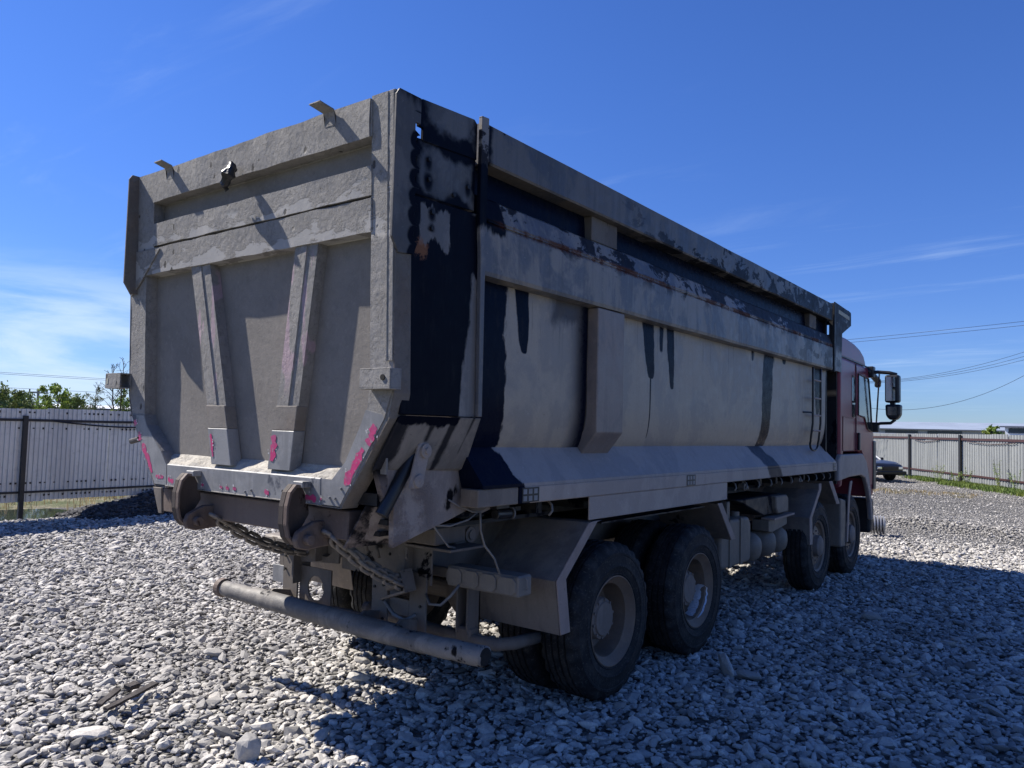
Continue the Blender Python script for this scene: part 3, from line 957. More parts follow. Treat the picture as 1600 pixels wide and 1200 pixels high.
# cross members
tb = gate_part('top_beam', Gbox(-0.952, 1.087, 3.187, 3.375, -0.014, 0.072), 'gate', cell=0.07, amp=0.006, seed=3)
gate_part('cross_bar', Gbox(-0.952, 1.086, 2.905, 3.048, -0.006, 0.072), 'gate', cell=0.09, amp=0.006, seed=4)
gate_part('cross_bar', Gbox(-1.046, 1.087, 2.728, 2.893, -0.004, 0.076), 'gate', cell=0.09, amp=0.005, seed=5)
gate_part('corner_gusset', G([(-1.215, 2.895), (-0.856, 2.880), (-1.115, 2.665), (-1.215, 2.60)], -0.013, -0.005), 'gate', 0.002)
# two tapering ribs: front faces folded along a seam
for (tl, tr_, bl, br) in ((-0.520, -0.325, -0.250, -0.068), (0.492, 0.675, 0.290, 0.468)):
    def at(wv, k): return (bl + (tl - bl) * (wv - 1.56) / 1.168) * (1 - k) + (br + (tr_ - br) * (wv - 1.56) / 1.168) * k
    mb = MB()
    vs = []
    for wv in (1.56, 2.728):
        for k, d in ((0, 0.078), (0, 0.008), (0.55, 0.005), (0.565, 0.011), (1, 0.012), (1, 0.078)):
            vs.append(GPf(at(wv, k), wv, d))
    mb.add(vs, [(0, 1, 7, 6), (1, 2, 8, 7), (2, 3, 9, 8), (3, 4, 10, 9), (4, 5, 11, 10), (5, 4, 3, 2, 1, 0), (6, 7, 8, 9, 10, 11)])
    gate_part('stiffener_rib', mb, 'gate_rib', 0)
    gate_part('rib_doubler', G([(at(1.755, 0) - .004, 1.757), (at(1.755, 1) + .004, 1.757), (at(1.885, 1) + .003, 1.887), (at(1.885, 0) - .003, 1.887)], 0.000, 0.07), 'gate_plate', 0.003)
    gate_part('rib_foot_plate', G([(at(1.56, 0) - .008, 1.545), (at(1.56, 1) + .008, 1.545), (at(1.755, 1) + .006, 1.755), (at(1.755, 0) - .006, 1.755)], -0.004, 0.07), 'gate_steel', 0.003)
# bottom beam, and the dust lying on its sloping top
gate_part('bottom_beam', Gbox(-0.748, 0.733, 1.388, 1.524, -0.006, 0.07), 'gate_steel', 0.006)
mb = MB()
us = [-0.90 + i * 0.045 for i in range(41)]
vs = []
for i, u in enumerate(us):
    for j in range(6):
        k = j / 5
        hmp = mnoise.noise(Vector((u * 9, k * 2.2, 2.0))) * 0.014 + mnoise.noise(Vector((u * 30, k * 5, 7.0))) * 0.005
        vs.append(GPf(u, 1.520 + 0.066 * k + hmp * (0.35 + math.sin(math.pi * min(1, k + .15))), 0.000 + 0.078 * k + (0.004 * mnoise.noise(Vector((u * 20, 0, 0))) if j == 0 else 0)))
fs = [(i * 6 + j, i * 6 + j + 1, (i + 1) * 6 + j + 1, (i + 1) * 6 + j) for i in range(40) for j in range(5)]
mb.add(vs, fs)
gate_part('dust_ledge', mb, 'gate_ledge', 0)
gate_part('knee_plate', G([(0.738, 1.520), (0.815, 1.519), (0.914, 1.610), (1.028, 1.80), (1.062, 1.87), (1.20, 1.845), (0.874, 1.392), (0.738, 1.392)], -0.005, 0.0), 'gate_steel', 0)
gate_part('knee_plate', G([(-0.752, 1.518), (-0.82, 1.595), (-1.0, 1.755), (-1.036, 1.82), (-1.195, 1.825), (-0.892, 1.392), (-0.752, 1.392)], -0.005, 0.0), 'gate_steel', 0)


def gate_bead(path, name='weld_seam', rr=0.006):
    pts = []
    for (a, b2) in zip(path[:-1], path[1:]):
        n = max(2, int(math.hypot(b2[0] - a[0], b2[1] - a[1]) / 0.03))
        for i in range(n):
            k = i / n; u = a[0] + (b2[0] - a[0]) * k; wv = a[1] + (b2[1] - a[1]) * k
            pts.append(GPf(u + 0.002 * mnoise.noise(Vector((u * 40, wv * 40, 1))), wv, a[2] + (b2[2] - a[2]) * k + 0.002 * mnoise.noise(Vector((u * 60, wv * 60, 4)))))
    pts.append(GPf(*path[-1]))
    gate_part(name, MB().tube(pts, rr, 5), 'gate', 0)


gate_bead([(1.088, 3.19, -0.002), (1.088, 3.37, -0.002)])
gate_bead([(1.088, 2.73, 0.0), (1.088, 2.89, 0.0)])
gate_bead([(1.205, 2.1, -0.005), (1.205, 3.38, -0.005)], rr=0.004)
gate_bead([(-0.953, 2.91, 0.0), (-0.953, 3.37, -0.002)])
gate_bead([(-1.05, 2.73, 0.072), (1.08, 2.73, 0.072)], rr=0.007)
gate_bead([(-0.94, 3.186, 0.068), (1.08, 3.186, 0.068)], rr=0.006)
gate_bead([(-0.76, 1.389, -0.004), (0.74, 1.389, -0.004)], rr=0.005)

# side lugs, square tube open at its end
def lug(u0, u1, w0, w1, openend):
    mb = MB(); t = 0.007; d0, d1 = -0.075, -0.001
    f = lambda a0, a1, b0, b1, c0, c1: mb.box(a0, a1, c0 + LEAN * 1.15, c1 + LEAN * 1.15, b0, b1)
    f(u0, u1, w0, w0 + t, d0, d1); f(u0, u1, w1 - t, w1, d0, d1)
    f(u0, u1, w0 + t, w1 - t, d0, d0 + t); f(u0, u1, w0 + t, w1 - t, d1 - t, d1)
    if not openend: f(u1 - t, u1, w0 + t, w1 - t, d0 + t, d1 - t)
    o = gate_part('side_lug', mb, 'gate', 0.0015)
    return o


lug(1.095, 1.30, 1.965, 2.062, False)
lug(-1.415, -1.215, 1.995, 2.095, True)
gate_part('lug_hole', MB().cyl((1.255, -0.036, 2.018), (1.255, -0.029, 2.018), 0.014, n=14), 'hole', 0)
gate_part('lug_hole', MB().box(-1.392, -1.374, -0.033, -0.027, 2.025, 2.062), 'sticker', 0)
gate_part('lug_web', G([(1.10, 1.964), (1.243, 1.964), (1.19, 1.83)], -0.006, 0.0), 'gate', 0)


# scalloped wing plates bolted against the corner edges
def wing(x0, x1, y0, y1, name='wing_plate'):
    pts = [(y0, 3.36), (y0 + 0.02, 3.392), (y1 - 0.0, 3.392), (y1, 3.36), (y1, 3.265), (y1 - 0.035, 3.262), (y1 - 0.035, 3.225)]
    z = 3.22
    while z > 2.68:
        for k in range(5):
            a = math.pi * k / 4
            pts.append((y1 - 0.028 * math.sin(a), z - 0.045 + 0.034 * math.cos(a)))
        z -= 0.093
    pts += [(y1, 2.67), (y1 - 0.02, 2.62), (y0 + 0.045, 2.61), (y0, 2.68)]
    return MB().yz(pts, x0, x1)


gate_part('wing_plate', wing(1.247, 1.262, -0.012, 0.155), 'wing', 0.002)
gate_part('wing_plate', wing(-1.165, -1.152, -0.070, 0.10), 'gate_edge', 0.002)
gate_part('wing_plate', wing(-1.262, -1.247, -0.012, 0.155), 'dark', 0.002)

# L shaped flag brackets welded to the top beam
for u, tip in ((0.795, 0.108), (-0.735, 0.095)):
    w_ = 0.042
    mb = MB()
    prof = [(-0.020, 3.300), (-0.022, 3.345), (-0.034, 3.375), (-tip, 3.398), (-tip - 0.001, 3.392), (-0.032, 3.367), (-0.016, 3.343), (-0.014, 3.300)]
    mb.prism(prof, u - w_, u + w_, lambda a, b, d: (d + (-0.02 if b > 3.39 else 0), a, b))
    gate_part('flag_bracket', mb, 'gate', 0)
# torn scrap of rubber caught on the beam
mb = MB()
ring = []
for i in range(8):
    k = i / 7
    ring.append((-0.02 + 0.035 * math.sin(k * 5), -0.045 - 0.04 * math.sin(k * 3.0), 3.245 - 0.15 * k))
mb.tube(ring, 0.030, 7, rf=lambda k: 0.45 + 0.75 * math.sin(math.pi * min(1, k + 0.1)) + 0.25 * math.sin(k * 19))
rag = gate_part('rubber_scrap', mb, 'black', 0)
tess(rag, 0.02, 0.012, 25, 4)
rag['label'] = 'torn black scrap of rubber stuck to the top beam'


# remnants of magenta reflective tape with chipped edges
def tape(path, wd, seed, d=-0.0065):
    r_ = random.Random(seed)
    pts = []
    n = 9
    (ax, ay), (bx, by) = path
    L_ = math.hypot(bx - ax, by - ay); ux, uy = (bx - ax) / L_, (by - ay) / L_
    left = []; right = []
    for i in range(n + 1):
        k = i / n
        e = 0.45 if i in (0, n) else 1
        a = wd * e * r_.uniform(0.35, 1.15); b2 = wd * e * r_.uniform(0.35, 1.15)
        cx, cy = ax + ux * L_ * k, ay + uy * L_ * k
        left.append((cx - uy * a, cy + ux * a)); right.append((cx + uy * b2, cy - ux * b2))
    poly = left + right[::-1]
    back = [(p[0] * 1.0 + r_.uniform(-.004, .004), p[1] + r_.uniform(-.004, .004)) for p in poly]
    mb = MB(); 
    q = [GPf(p[0], p[1], d) for p in poly]; q2 = [GPf(p[0], p[1], d + 0.0012) for p in poly]
    m_ = n + 1
    for s_ in range(n):
        a, b2, c, e2 = s_, s_ + 1, 2 * m_ - 2 - s_, 2 * m_ - 1 - s_
        mb.add([q[a], q[b2], q[c], q[e2], q2[a], q2[b2], q2[c], q2[e2]],
               [(0, 1, 2, 3), (7, 6, 5, 4), (0, 4, 5, 1), (3, 2, 6, 7)] + ([(0, 3, 7, 4)] if s_ == 0 else []) + ([(1, 5, 6, 2)] if s_ == n - 1 else []))
    gate_part('tape_remnant', mb, 'tape', 0)
    for _ in range(3):
        k = r_.random(); sd = r_.choice((-1, 1)); cx, cy = ax + ux * L_ * k - uy * wd * sd, ay + uy * L_ * k + ux * wd * sd
        mb = MB()
    mb = MB()
    for _ in range(4):
        k = r_.random(); sd = r_.choice((-1, 1)) * r_.uniform(0.9, 1.5)
        cx, cy = ax + ux * L_ * k - uy * wd * sd, ay + uy * L_ * k + ux * wd * sd
        s_ = r_.uniform(0.004, 0.008)
        pp = [GPf(cx + s_ * math.cos(t) * r_.uniform(.5, 1.2), cy + s_ * math.sin(t) * r_.uniform(.5, 1.2), d - 0.002) for t in (0, 1.3, 2.5, 3.8, 5.1)]
        mb.add(pp, [(0, 1, 2, 3, 4)])
    gate_part('tape_flake', mb, 'tape_edge', 0)


tape([(1.125, 1.800), (1.082, 1.700)], 0.028, 1)
tape([(1.045, 1.682), (0.915, 1.502)], 0.027, 2)
tape([(-1.150, 1.790), (-1.135, 1.755)], 0.022, 3)
tape([(-1.095, 1.715), (-1.075, 1.660)], 0.024, 4)
tape([(-1.045, 1.640), (-0.920, 1.462)], 0.024, 5)
tape([(-0.875, 1.440), (-0.785, 1.440)], 0.014, 6)
tape([(-0.730, 1.428), (-0.665, 1.420)], 0.020, 7)
tape([(-0.262, 1.722), (-0.238, 1.590)], 0.016, 8)
tape([(0.350, 1.730), (0.322, 1.590)], 0.032, 9)
for (a, b2, wd, sd) in ((-0.350, -0.325, .009, 10), (-0.160, -0.135, .008, 11), (-0.100, -0.070, .012, 12), (-0.030, 0.000, .012, 13), (0.265, 0.305, .015, 15), (0.610, 0.700, .020, 16), (0.732, 0.742, .009, 17)):
    tape([(a, 1.420), (b2, 1.418)], wd, sd, -0.0085)
mb = MB()
for (u, w_) in ((0.086, 1.41), (0.143, 1.422), (0.803, 1.430), (0.845, 1.430), (0.890, 1.481), (-0.50, 1.46), (0.42, 1.44)):
    mb.cyl(GPf(u, w_, -0.006), GPf(u, w_, -0.016), 0.007, n=8)
gate_part('rivet_row', mb, 'gate_steel', 0)
gate_part('latch_pin', MB().cyl((-1.13, 0.07, 1.665), (-1.180, 0.045, 1.648), 0.018, n=10), 'gate_edge', 0)

# hook plates hanging from the bottom beam
hookp = [(0.035, 1.482), (-0.020, 1.488), (-0.055, 1.450), (-0.072, 1.380), (-0.072, 1.290), (-0.055, 1.225), (-0.020, 1.185), (0.035, 1.172), (0.070, 1.205), (0.05, 1.270), (0.09, 1.33), (0.08, 1.40)]
for u in (-0.425, 0.585):
    mb = MB()
    mb.yz(hookp, u - 0.012, u + 0.030)
    o = gate_part('hook_plate', mb, 'hook_dark', 0.004)
    # raised rim following the outside of the plate
    mb = MB()
    outer = hookp[0:8]; cyy, czz = 0.02, 1.33
    inner = [(cyy + (a - cyy) * 0.86, czz + (b - czz) * 0.90) for a, b in outer]
    for i in range(7):
        mb.yz([outer[i], outer[i + 1], inner[i + 1], inner[i]], u + 0.0305, u + 0.060)
    gate_part('hook_rim', mb, 'hook', 0.002)
    mb = MB()
    mb.cyl((u + 0.035, 0.02, 1.215), (u + 0.145, 0.02, 1.215), 0.026, n=12)
    gate_part('hook_bolt', mb, 'hook', 0.002)
    mb = MB()
    link = [(-0.045, 1.215), (-0.03, 1.255), (0.01, 1.275), (0.07, 1.300), (0.30, 1.300), (0.34, 1.26), (0.33, 1.20), (0.26, 1.175), (0.02, 1.160), (-0.03, 1.175)]
    mb.yz(link, u + 0.066, u + 0.105)
    gate_part('hinge_link', mb, 'hook', 0.006)
    gate_part('hook_cap', MB().box(u - 0.005, u + 0.075, 0.005, 0.06, 1.470, 1.502), 'gate_steel', 0.004)

# ------------------------------------------------------------ the truck: tipper body
BODY = empty('tipper_body', parent=ROOT)


def body_part(name, mb, mat, bevel=0.004, label=None, **kw):
    o = mb.build(name, M[mat], BODY, bevel=bevel, **kw)
    if label: o['label'] = label
    return o


YF = 7.45     # front of the side
for sgn in (1, -1):
    S = lambda pts: [(sgn * a, b) for a, b in pts]
    # wall with rounded foot (section in x,z; swept along y)
    sec = [(1.130, 3.30), (1.165, 2.62), (1.165, 2.05), (1.164, 1.97), (1.161, 1.91), (1.156, 1.86), (1.149, 1.815), (1.140, 1.775), (1.129, 1.735), (1.117, 1.705), (1.105, 1.685), (1.075, 1.685), (1.10, 1.75), (1.135, 1.90), (1.135, 2.62), (1.10, 3.30)]
    wo = body_part('side_wall', MB().xz(S(sec), 0.60, YF + 0.04), 'wall', 0, smooth='angle')
    tess(wo, 0.35, 0.006, 1.3, 8)
    shelf = [(1.105, 1.690), (1.252, 1.488), (1.252, 1.470), (1.10, 1.470), (1.06, 1.66)]
    body_part('lower_shelf', MB().prism(S(shelf), 0, 1, lambda u, v, d: (u, (0.70 + (1.69 - v) * 0.10) if d == 0 else (YF + 0.02 + (1.69 - v) * 0.9), v)), 'shelf', 0)
    body_part('bottom_rail', MB().box(sgn * 1.10, sgn * 1.254, 1.05, YF + 0.23, 1.372, 1.4695), 'bottom', 0.006)
    body_part('rail_end_box', MB().box(sgn * 1.12, sgn * 1.245, 0.69, 1.048, 1.372, 1.468), 'fender', 0.004, label='dark greasy box end of the bottom rail')
    beam = [(1.166, 2.612), (1.250, 2.618), (1.256, 2.64), (1.256, 2.895), (1.248, 2.908), (1.248, 2.920), (1.252, 2.93), (1.215, 3.045), (1.19, 3.062), (1.135, 3.062)]
    bo = body_part('side_beam', MB().xz(S(beam), 0.665, YF + 0.02), 'beam', 0)
    rail = [(1.12, 3.228), (1.245, 3.228), (1.252, 3.24), (1.252, 3.44), (1.235, 3.452), (1.12, 3.452)]
    ro = body_part('top_rail', MB().xz(S(rail), 0.66, YF + 0.02), 'rail', 0)
    tess(ro, 0.25, 0.004, 2.0, 3)
    tess(bo, 0.30, 0.004, 1.5, 5)
    # weld bead in the groove of the beam
    pts = [(sgn * (1.250 + 0.003 * mnoise.noise(Vector((i, 0, 0)))), 0.70 + i * 0.035, 2.914 + 0.003 * mnoise.noise(Vector((i * .7, 5, 0)))) for i in range(193)]
    body_part('weld_bead', MB().tube(pts, 0.006, 5), 'beam', 0)
    for (a, b2) in ((1.86, 2.20), (6.72, 6.98)):
        body_part('rail_spacer', MB().box(sgn * 1.125, sgn * 1.195, a, b2, 3.064, 3.227), 'chassis', 0.004)
    # rib: upright box with a foot cut off at a slant
    rib = [(1.167, 2.61), (1.252, 2.61), (1.252, 1.785), (1.135, 1.640), (1.09, 1.70), (1.150, 1.80), (1.167, 1.90)]
    body_part('side_rib', MB().prism(S(rib), 0, 1, lambda u, v, d: (u, (1.874, 2.226)[int(d)] - max(0, (1.785 - v)) * 0.35 * 0, v)), 'rib', 0.006)
    # corner post: two bolted plates above a tall box post
    body_part('corner_cap_plate', MB().yz([(0.158, 3.262), (0.190, 3.262), (0.190, 3.196), (0.60, 3.222), (0.60, 3.415), (0.575, 3.435), (0.18, 3.405), (0.158, 3.385)], sgn * 1.225, sgn * 1.245), 'corner', 0.003)
    body_part('corner_upper_plate', MB().yz([(0.155, 2.925), (0.60, 2.945), (0.60, 3.235), (0.155, 3.205)], sgn * 1.20, sgn * 1.238), 'corner', 0.003)
    body_part('corner_fold_strip', MB().yz([(0.110, 2.925), (0.152, 2.925), (0.152, 3.205), (0.110, 3.20)], sgn * 1.17, sgn * 1.235), 'corner', 0.003)
    post = [(0.10, 1.85), (0.660, 1.85), (0.640, 2.935), (0.10, 2.915)]
    body_part('corner_post', MB().yz(post, sgn * 1.10, sgn * 1.244), 'post', 0.005)
    body_part('post_flange', MB().yz([(0.606, 3.46), (0.665, 3.465), (0.665, 2.63), (0.672, 1.855), (0.640, 1.855), (0.625, 2.7), (0.606, 2.93)], sgn * 1.246, sgn * 1.272), 'beam', 0.003)
    # the knee under the post leans in with the chute
    kn = MB()
    a0, a1, b0, b1 = (1.246, 0.10, 1.848), (1.266, 0.672, 1.848), (1.085, 0.10, 1.585), (1.105, 0.735, 1.570)
    T = 0.03
    kn.add([(sgn * p[0], p[1], p[2]) for p in (a0, a1, b1, b0)] + [(sgn * (p[0] - T), p[1], p[2] - 0.012) for p in (a0, a1, b1, b0)],
           [(0, 1, 2, 3), (7, 6, 5, 4), (0, 4, 5, 1), (1, 5, 6, 2), (2, 6, 7, 3), (3, 7, 4, 0)])
    body_part('post_knee', kn, 'post', 0.003)
    hp = [(0.11, 1.584), (0.735, 1.584), (0.86, 1.500), (0.985, 1.470), (1.04, 1.42), (1.04, 1.34), (0.93, 1.315), (0.80, 1.34), (0.66, 1.30), (0.40, 1.235), (0.24, 1.190), (0.235, 1.40), (0.17, 1.42)]
    ho = body_part('hinge_plate', MB().yz(hp, sgn * 1.045, sgn * 1.080), 'lower', 0.004)
    # floor underside between the hinge plates
fl = MB().box(-1.04, 1.04, 0.16, YF, 1.40, 1.46)
body_part('floor_plate', fl, 'dark', 0)
body_part('floor_plate', MB().box(-1.04, 1.04, 0.235, 1.35, 1.300, 1.325), 'dark', 0, label='greasy underside plate at the rear end of the body')
body_part('load_floor', MB().box(-1.03, 1.03, 0.2, YF, 1.62, 1.66), 'gate_panel', 0)
body_part('front_wall', MB().box(-1.165, 1.165, YF + 0.045, YF + 0.11, 1.45, 3.44), 'rail', 0.004)
for i in range(12):
    body_part('floor_joist', MB().box(-1.05, 1.05, 1.5 + i * 0.5, 1.56 + i * 0.5, 1.27, 1.398), 'dark', 0)
# canopy over the cab and its side gussets
body_part('canopy', MB().xz([(-1.235, 3.455), (1.235, 3.455), (1.235, 3.470), (-1.235, 3.470)], YF + 0.12, 8.35), 'rail', 0)
body_part('canopy_lip', MB().box(-1.235, 1.235, 8.335, 8.350, 3.30, 3.454), 'rail', 0)
for sgn in (1, -1):
    gus = [(7.585, 2.62), (7.585, 3.485), (8.36, 3.452), (8.375, 3.43), (8.375, 3.275), (7.93, 3.12), (7.90, 2.62)]
    body_part('canopy_gusset', MB().yz(gus, sgn * 1.237, sgn * 1.252), 'beam', 0.002)
    body_part('front_corner_strip', MB().yz([(7.50, 2.60), (7.545, 2.60), (7.575, 3.05), (7.55, 3.46), (7.51, 3.46)], sgn * 1.20, sgn * 1.268), 'dark', 0.003)
    body_part('side_skirt', MB().box(sgn * 1.236, sgn * 1.247, 1.815, 4.13, 1.222, 1.3705), 'bottom', 0.002)
body_part('gusset_sticker', MB().yz([(7.75, 3.41), (8.28, 3.385), (8.28, 3.335), (7.75, 3.36)], 1.252, 1.2545), 'sticker', 0)

# bolts and oil-ringed welds on the corner plates
mb = MB()
for (y, z, x) in ((0.24, 3.12, 1.238), (0.245, 3.02, 1.238), (0.27, 2.86, 1.244), (0.27, 2.78, 1.244), (0.54, 3.06, 1.238), (0.43, 2.99, 1.238)):
    mb.cyl((x, y, z), (x + 0.010, y, z), 0.012, n=6)
body_part('plate_bolts', mb, 'dark', 0)


# little chequered reflector grids on the bottom rail
def grid(y, z, cols=3):
    t = MB().box(1.2545, 1.257, y, y + 0.055 * cols, z, z + 0.085)
    o = body_part('reflector_grid', t, 'black', 0)
    for i in range(cols):
        for j in range(2):
            q = MB().box(1.2572, 1.259, y + 0.008 + i * 0.052, y + 0.042 + i * 0.052, z + 0.008 + j * 0.04, z + 0.036 + j * 0.04)
            q.build('reflector_square', M['white_dot'], o)


grid(1.07, 1.378); grid(3.27, 1.378); grid(7.50, 1.385, 2)

# side ladder
lx = 1.215
mb = MB()
yA, yB = 6.72, 7.03
pts = [(lx + .02, yA, 2.60), (lx + .02, yA, 2.50), (lx + .02, yA, 1.95), (lx, yA - 0.01, 1.76)]
pts += [(lx - .01 + 0.0 * k, (yA + yB) / 2 - math.cos(a) * (yB - yA) / 2, 1.70 - 0.07 * math.sin(a)) for k, a in enumerate([math.pi * i / 8 for i in range(9)])]
pts += [(lx, yB - 0.0, 1.76), (lx + .02, yB, 1.95), (lx + .02, yB, 2.50), (lx + .02, yB, 2.60)]
lad = body_part('side_ladder', mb.tube(pts, 0.0125, 8), 'black', 0, smooth=True)
for z in (2.45, 2.24, 2.04, 1.86):
    body_part('ladder_rung', MB().tube([(lx + .02, yA, z), (lx + .02, yB, z)], 0.012, 6), 'flange', 0)
body_part('ladder_stay', MB().tube([(1.165, yA - 0.16, 2.07), (lx + .02, yA, 2.07)], 0.010, 6), 'black', 0)

# cover hooks under the bottom rail
hk = []
for i, y in enumerate((1.40, 4.35, 4.62, 4.95, 5.30, 5.62, 5.95, 6.26, 6.55, 6.85, 7.15, 7.42)):
    mb = MB().tube([(1.20, y, 1.372), (1.235, y, 1.345), (1.250, y - 0.015, 1.310), (1.242, y - 0.04, 1.285)], 0.0075, 6)
    body_part('cover_hook', mb, 'tank', 0, smooth=True)

# ------------------------------------------------------------ the truck: wheels
WR = 0.525


def tyre_mesh():
    W = 0.145
    prof = [(-W + .02, .292), (-W + .004, .33), (-W - .004, .40), (-W + .004, .46), (-W + .016, .500), (-W + .030, .518)]
    grooves = [-0.075, -0.025, 0.025, 0.075]
    for gx_ in grooves:
        prof += [(gx_ - .008, WR), (gx_ - .005, WR - .014), (gx_ + .005, WR - .014), (gx_ + .008, WR)]
    prof += [(W - .030, .518), (W - .016, .500), (W - .004, .462), (W + .001, .458), (W + .002, .444), (W - .001, .440), (W + .004, .40), (W + .004, .372), (W + .007, .368), (W + .006, .360), (W + .001, .356), (W - .004, .33), (W - .008, .318), (W - .004, .312), (W - .02, .292)]
    n = 120
    sh = {4, 5, 22, 23}; tread = set(range(6, 22))

    def mod(j, k, r):
        q = k % 4
        if j in sh and q in (0, 1): return r - 0.016
        if j in tread and q == 0 and j not in (7, 8, 11, 12, 15, 16, 19, 20): return r - 0.007
        return r
    return MB().lathe(prof, n, mod=mod)


def make_wheel(front):
    t = empty('wheel', parent=ROOT)
    tyre_mesh().build('tyre', M['tyre'], t, smooth='angle')
    # rim (outer side is +x)
    if front:
        prof = [(-.13, .285), (-.12, .270), (.05, .255), (.115, .275), (.128, .296), (.122, .300), (.108, .280), (.06, .245), (.085, .225), (.100, .150), (.100, .06)]
        hubp = [(.09, .125), (.15, .12), (.165, .10), (.165, .0)]
    else:
        prof = [(-.13, .30), (-.12, .27), (.115, .290), (.136, .302), (.138, .296), (.122, .284), (.108, .270), (.098, .262), (.085, .246), (.02, .240), (-.02, .236), (-.055, .226), (-.070, .20), (-.078, .12)]
        hubp = [(-.065, .150), (.030, .143), (.045, .135), (.050, .118), (.062, .110), (.066, .0)]
    rim = MB().lathe(prof, 56).build('rim', M['rim'], t, smooth='angle')
    MB().lathe(hubp, 40).build('hub', M['hub'], t, smooth='angle')
    mb = MB()
    rb = .127 if not front else .17
    xb = .046 if not front else .10
    for i in range(10):
        a = 2 * math.pi * i / 10
        mb.cyl((xb - .01, rb * math.cos(a), rb * math.sin(a)), (xb + .010, rb * math.cos(a), rb * math.sin(a)), .010, n=6)
    mb.build('wheel_nuts', M['hub'], t)
    return t


rearw = make_wheel(False)
first = True
for y in (2.20, 3.585):
    for sgn in (1, -1):
        for x in (1.09, 0.745):
            wq = rearw if first else copy_tree(rearw, ROOT)
            first = False
            wq.location = (sgn * x, y, 0.512)
            wq.rotation_euler = ((0.35 * y * x) % 1.0, 0, 0 if sgn > 0 else math.pi)
            if (x > 1) == False: wq.rotation_euler[2] = math.pi if sgn > 0 else 0
            if x > 1 and sgn > 0 and y > 3:
                # bare metal where dust was knocked off, its sky reflection painted as pale colour
                mb = MB(); vs = []; rr_ = random.Random(3)
                n = 14
                for i in range(n + 1):
                    a = -2.30 + 1.35 * i / n
                    e0 = 0.9 + rr_.uniform(-.1, .1)
                    x0 = -0.018 + rr_.uniform(-.012, .012) + (0.05 if i in (0, n) else 0); x1 = 0.108 + rr_.uniform(-.008, .004) - (0.03 if i in (0, n) else 0)
                    for xx in (x0, (x0 + x1) / 2, x1):
                        r = (.242 if xx < .08 else .242 + (xx - .08) * .9) - (.006 if xx < .0 else 0.003)
                        vs.append((xx, r * math.cos(a), r * math.sin(a)))
                mb.add(vs, [(i * 3 + j, i * 3 + j + 1, (i + 1) * 3 + j + 1, (i + 1) * 3 + j) for i in range(n) for j in range(2)])
                o = mb.build('bare_metal_painted_sheen', simple('bare_rim_painted_sky', (.62, .64, .68), .3, metal=.3), wq, smooth=True)
                wq.rotation_euler = (0.95, 0, 0)
                wq['label'] = 'second rear wheel with bare metal on its rim, sky reflection painted pale'
fw = make_wheel(True)
first = True
for y in (7.02, 8.50):
    for sgn in (1, -1):
        wq = fw if first else copy_tree(fw, ROOT)
        first = False
        wq.location = (sgn * 1.085, y, 0.512)
        wq.rotation_euler = (0.3 * y, 0, 0 if sgn > 0 else math.pi)

# ------------------------------------------------------------ the truck: chassis
def part(name, mb, mat, bevel=0.004, label=None, parent=ROOT, **kw):
    o = mb.build(name, M[mat] if isinstance(mat, str) else mat, parent, bevel=bevel, **kw)
    if label: o['label'] = label
    return o


for sgn in (1, -1):
    part('chassis_rail', MB().box(sgn * 0.39, sgn * 0.46, 0.95, 9.5, 0.86, 1.14), 'chassis')
    part('subframe_rail', MB().box(sgn * 0.38, sgn * 0.47, 0.55, 7.6, 1.142, 1.232), 'dark')
for y in (1.05, 2.9, 4.4, 6.0, 7.7):
    part('cross_member', MB().box(-0.388, 0.388, y, y + 0.08, 0.90, 1.12), 'chassis')
for y, dual in ((2.20, 1), (3.585, 1), (7.02, 0), (8.5, 0)):
    part('axle', MB().cyl((-0.95, y, 0.512), (0.95, y, 0.512), 0.075 if dual else 0.055, n=16), 'chassis', 0)
    if dual:
        part('differential', MB().lathe([(-.20, .08), (-.17, .15), (-.08, .205), (.05, .21), (.14, .16), (.19, .08)], 20, (0, y, 0.53)), 'chassis', 0, smooth=True)
for sgn in (1, -1):
    for i in range(6):
        hw = 0.78 - i * 0.10
        pts = [(2.89 + hw * k, 0.80 - 0.11 * k * k - i * 0.022) for k in (-1, -.5, 0, .5, 1)]
        poly = pts + [(a, b2 - 0.018) for a, b2 in reversed(pts)]
        part('leaf_spring', MB().yz(poly, sgn * 0.42, sgn * 0.51), 'chassis', 0)
    part('spring_seat', MB().box(sgn * 0.40, sgn * 0.53, 2.78, 3.0, 0.62, 0.86), 'chassis')
    for y in (7.02, 8.5):
        part('leaf_spring', MB().box(sgn * 0.42, sgn * 0.51, y - 0.7, y + 0.7, 0.62, 0.69), 'chassis')

# rear end plates
part('rear_cross_plate', MB().box(-0.20, 0.62, 1.02, 1.035, 0.83, 1.17), 'chassis', 0.003)
mb = MB()
for (x, z, r) in ((-.12, .92, .012), (-.05, .90, .012), (.05, 1.10, .012), (.12, 1.05, .02), (.0, 1.12, .010), (.22, 1.09, .011), (.29, 1.10, .032), (.26, .98, .010), (.36, 1.04, .010), (-.12, 1.08, .012), (.02, .86, .012), (.08, .86, .012), (.5, 1.1, .01)):
    mb.cyl((x, 1.0195, z), (x, 1.015, z), r, n=12)
part('bolt_holes', mb, 'hole', 0)
mb = MB()
for (x, z) in ((.08, 1.05), (.19, 1.02)):
    mb.tube([(x, 1.01, z), (x - .005, .965, z + .01), (x + .03, .945, z - .01), (x + .03, .96, z - .06)], .012, 6)
part('hose_stub', mb, 'chassis', 0, smooth=True)


